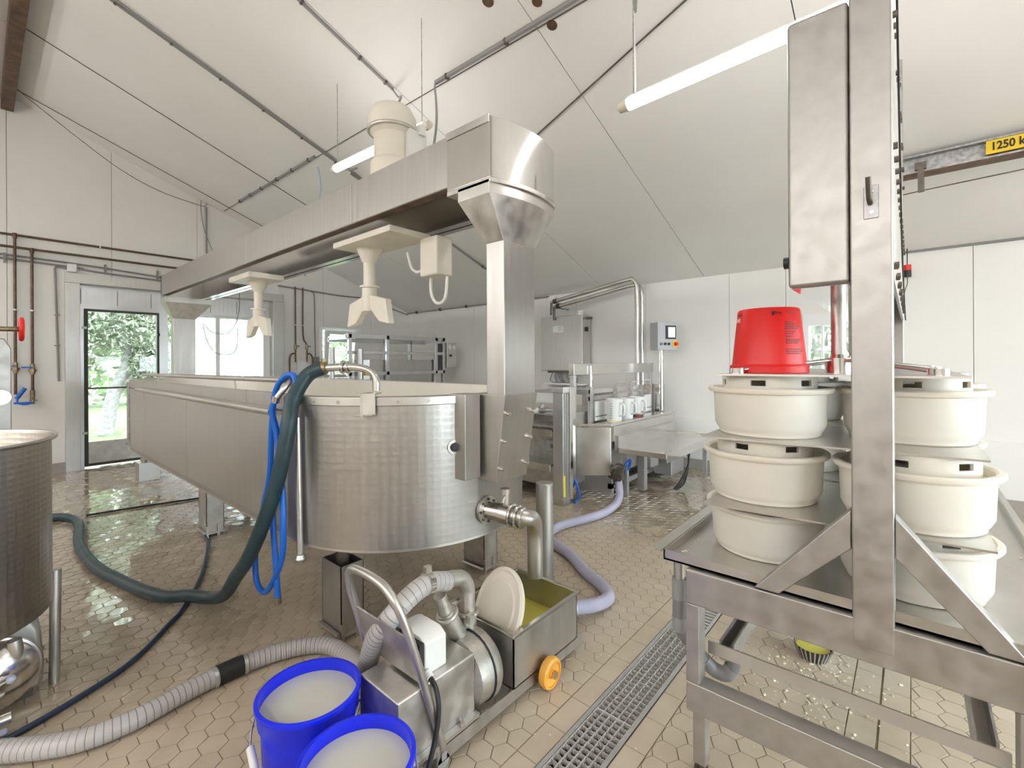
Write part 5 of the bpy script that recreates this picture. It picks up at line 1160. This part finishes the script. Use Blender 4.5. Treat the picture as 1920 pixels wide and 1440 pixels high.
def jug(loc, r, h, fill, label):
    t = thing('measuring_jug', label, 'jug', loc); x, y, z = loc
    part('body', MB().lathe([(0, z), (r * .8, z), (r, z + h), (r + .006, z + h), (r - .004, z + h), (r * .8 - .005, z + .006), (0, z + .006)], (x, y, 0), 32), M['clear'], t)
    part('handle', MB().tube([(x - .3 * r, y - r * .95, z + h * .85), (x - .5 * r, y - r * 1.5, z + h * .75), (x - .5 * r, y - r * 1.5, z + h * .4), (x - .3 * r, y - r * .85, z + h * .3)], .010, 8, 5), M['clear'], t)
    sc = MB()
    for k in range(7): sc.box(x - r * .93 - .004, x - r * .9, y - .02, y - .02 + .03, z + h * (.2 + .1 * k), z + h * (.2 + .1 * k) + .004)
    part('scale_marks', sc, M['cond'], t)
    if fill: part('contents', MB().cyl((x, y, z + .007), (x, y, z + h * fill[0]), r * .82, r * .9, seg=24), fill[1], t)
    return t
jug((4.20, 2.27, .668), .085, .24, (.16, M['curd']), 'tall clear measuring jug with white dregs on the machine trough')
jug((4.46, 2.27, .668), .080, .23, None, 'empty clear measuring jug standing between the other two jugs')
jug((4.72, 2.28, .668), .080, .23, (.62, M['jugfill']), 'clear measuring jug half full of brown liquid on the trough')

# wall cabinet
cbn = thing('control_cabinet', 'stainless wall cabinet with white label and cable bundle below', 'cabinet', (5.5, 3.85, 1.15))
part('body', MB().box(5.40, 5.62, 3.40, 4.10, 1.155, 1.925), M['steel'], cbn, bev=.006)
part('door', MB().box(5.385, 5.40, 3.405, 4.095, 1.16, 1.92), M['steel_v'], cbn, bev=.003)
lb = part('label_plate', MB().box(5.3835, 5.385, 3.70, 3.875, 1.70, 1.79), M['paper'], cbn)
for k in range(4): part('print_line', MB().box(5.382, 5.3834, 3.715, 3.79, 1.718 + .018 * k, 1.724 + .018 * k), M['cond'], lb)
part('switch', MB().box(5.47, 5.52, 3.375, 3.40, 1.70, 1.76), M['black'], cbn)
part('hinge_bar', MB().box(5.5, 5.56, 3.33, 3.42, 1.87, 1.90), M['dark_steel'], cbn)
cbm = MB()
for k in range(9):
    y = 3.55 + k * .05; cbm.tube([(5.5, y, 1.16), (5.48 + random.uniform(-.03, .03), y + .02, 1.08), (5.5, y + random.uniform(-.06, .06), 1.0), (5.55, 3.8, .97)], .009, 6, 4)
part('cable_bundle', cbm, M['cond'], cbn, kind='stuff')
part('gland_plate', MB().box(5.42, 5.6, 3.45, 4.0, 1.125, 1.155), M['dark_steel'], cbn)
single('cable_duct', MB().box(5.58, 5.645, 3.98, 4.10, .95, 2.25).box(5.5, 5.645, 3.45, 4.12, .95, .975), M['pvc'], 'white cable duct rising behind the wall cabinet', 'duct', (5.6, 4.04, .95))
single('small_cup', MB().lathe([(0, 0), (.04, 0), (.05, .07), (.045, .07), (.036, .006), (0, .006)], (5.5, 3.50, 1.925), 20).box(5.48, 5.50, 3.40, 3.47, 1.975, 1.985), M['white'], 'small white cup standing on top of the wall cabinet', 'cup', (5.5, 3.5, 1.925))
# control panel on pole
cp = thing('operator_terminal', 'grey touch panel box on a stainless floor pole', 'panel', (5.35, 2.27, 0))
part('pole', MB().cyl((5.40, 2.29, 0), (5.40, 2.29, 1.42), .026, seg=18).cyl((5.40, 2.29, 1.28), (5.40, 2.29, 1.36), .032, seg=18), M['steel_bright'], cp)
part('foot', MB().box(5.33, 5.47, 2.22, 2.36, 0, .012), M['steel'], cp)
RZp = Matrix.Translation((5.38, 2.235, 0)) @ Matrix.Rotation(math.radians(55), 4, 'Z') @ Matrix.Translation((-5.38, -2.235, 0))
bx_ = part('housing', MB().box(5.33, 5.50, 2.10, 2.36, 1.415, 1.745, RZp), plain('light_grey_housing', (.45, .46, .48), .4), cp, bev=.004)
part('bezel', MB().box(5.322, 5.332, 2.12, 2.255, 1.545, 1.705, RZp), M['black'], cp)
part('screen', MB().box(5.320, 5.3225, 2.135, 2.225, 1.565, 1.685, RZp), M['screen'], cp)
part('estop_plate', MB().lathe([(0, 0), (.042, 0), (.042, .006), (0, .006)], (0, 0, 0), 24, RZp @ Matrix.Translation((5.33, 2.125, 1.487)) @ Matrix.Rotation(-PI / 2, 4, 'Y')), M['yellow'], cp)
part('estop_button', MB().lathe([(0, 0), (.022, 0), (.022, .03), (.018, .036), (0, .036)], (0, 0, 0), 20, RZp @ Matrix.Translation((5.326, 2.125, 1.487)) @ Matrix.Rotation(-PI / 2, 4, 'Y')), M['red'], cp)
for k in range(3): part('push_button', MB().lathe([(0, 0), (.017, 0), (.017, .012), (0, .012)], (0, 0, 0), 16, RZp @ Matrix.Translation((5.33, 2.315 - .05 * k, 1.487)) @ Matrix.Rotation(-PI / 2, 4, 'Y')), M['black'] if k else M['dark_steel'], cp)
# overhead pipes
for i, (zo, yo, xo, lab) in enumerate(((2.12, 0.0, 0.0, 'upper stainless overhead pipe bending down behind the filling machine'), (2.055, .03, .07, 'lower stainless overhead pipe bending down behind the filling machine'))):
    t = thing('overhead_pipe', lab, 'pipe', (5.3 + xo, 2.6, 1.0))
    dz = .0
    part('pipe', MB().tube([(5.3 + xo, 3.85, zo), (5.3 + xo, 3.2, zo + .095), (5.3 + xo, 2.68, zo + .175), (5.3 + xo, 2.60 - yo, zo + .165), (5.3 + xo, 2.555 - yo, zo + .10), (5.3 + xo, 2.55 - yo, zo - .1), (5.3 + xo, 2.55 - yo, 1.4), (5.3 + xo, 2.55 - yo, .95)], .026, 14, 6), M['steel'], t)
    part('coupling', MB().cyl((5.3 + xo, 3.80, zo + .008), (5.3 + xo, 3.74, zo + .016), .034, seg=16).cyl((5.3 + xo, 3.84, zo), (5.3 + xo, 3.845, zo - .18), .018, seg=12), M['dark_steel'], t)
    part('wall_bracket', MB().box(5.3 + xo, 5.64, 3.78, 3.80, zo - .02, zo), M['galv'], t)
# bar rack press seen behind the vat
rk = thing('bar_rack', 'stainless bar frame machine standing behind the vat by the tilted window', 'machine', (4.3, 6.0, 0))
YR = 6.0
for x in (3.42, 4.04, 4.98, 5.14): part('upright', MB().box(x, x + .05, YR - .02, YR + .03, 0, 1.695), M['alu'], rk, bev=.003)
for x in (3.72, 4.33, 4.86): part('rear_upright', MB().box(x, x + .035, YR + .5, YR + .54, .8, 1.66), M['alu'], rk, bev=.003)
part('top_bar', MB().box(3.40, 5.20, YR - .02, YR + .03, 1.635, 1.70), M['alu'], rk, bev=.003)
part('rear_bar', MB().box(3.40, 5.20, YR + .5, YR + .55, 1.60, 1.66), M['alu'], rk, bev=.003)
for x in (3.40, 5.16): part('side_bar', MB().box(x, x + .04, YR, YR + .53, 1.62, 1.68), M['alu'], rk)
part('mid_bar', MB().box(3.40, 5.20, YR - .015, YR + .02, 1.41, 1.455), M['alu'], rk, bev=.003)
part('basin', MB().box(3.80, 5.05, YR + .06, YR + .6, .9, 1.33), M['steel_v'], rk, bev=.004)
part('low_bar', MB().box(3.40, 5.20, YR - .02, YR + .03, 1.10, 1.15), M['alu'], rk)
part('cylinder', MB().cyl((3.18, YR, 1.0), (3.18, YR, 1.5), .035, seg=14), M['alu'], rk)
part('cylinder', MB().cyl((3.55, YR - .1, 1.0), (3.55, YR - .1, 1.48), .04, seg=14), M['alu'], rk)
gb = part('gauge_box', MB().box(5.21, 5.42, YR - .05, YR + .15, 1.20, 1.62), M['steel'], rk, bev=.005)
for x in (5.27, 5.36): part('gauge', MB().cyl((x, YR - .05, 1.54), (x, YR - .062, 1.54), .032, seg=20), M['white'], gb)
part('gauge_knob', MB().cyl((5.28, YR - .05, 1.40), (5.28, YR - .075, 1.40), .02, seg=12), M['black'], gb)
part('black_panel', MB().box(5.05, 5.13, YR, YR + .03, 1.12, 1.60), M['seal'], rk)
single('yellow_block', MB().box(3.62, 3.74, 5.86, 5.95, 1.10, 1.18), M['yellow'], 'small yellow block lying on the bar rack behind the rim elbow', 'block', (3.68, 5.9, 1.10), bev=.01)
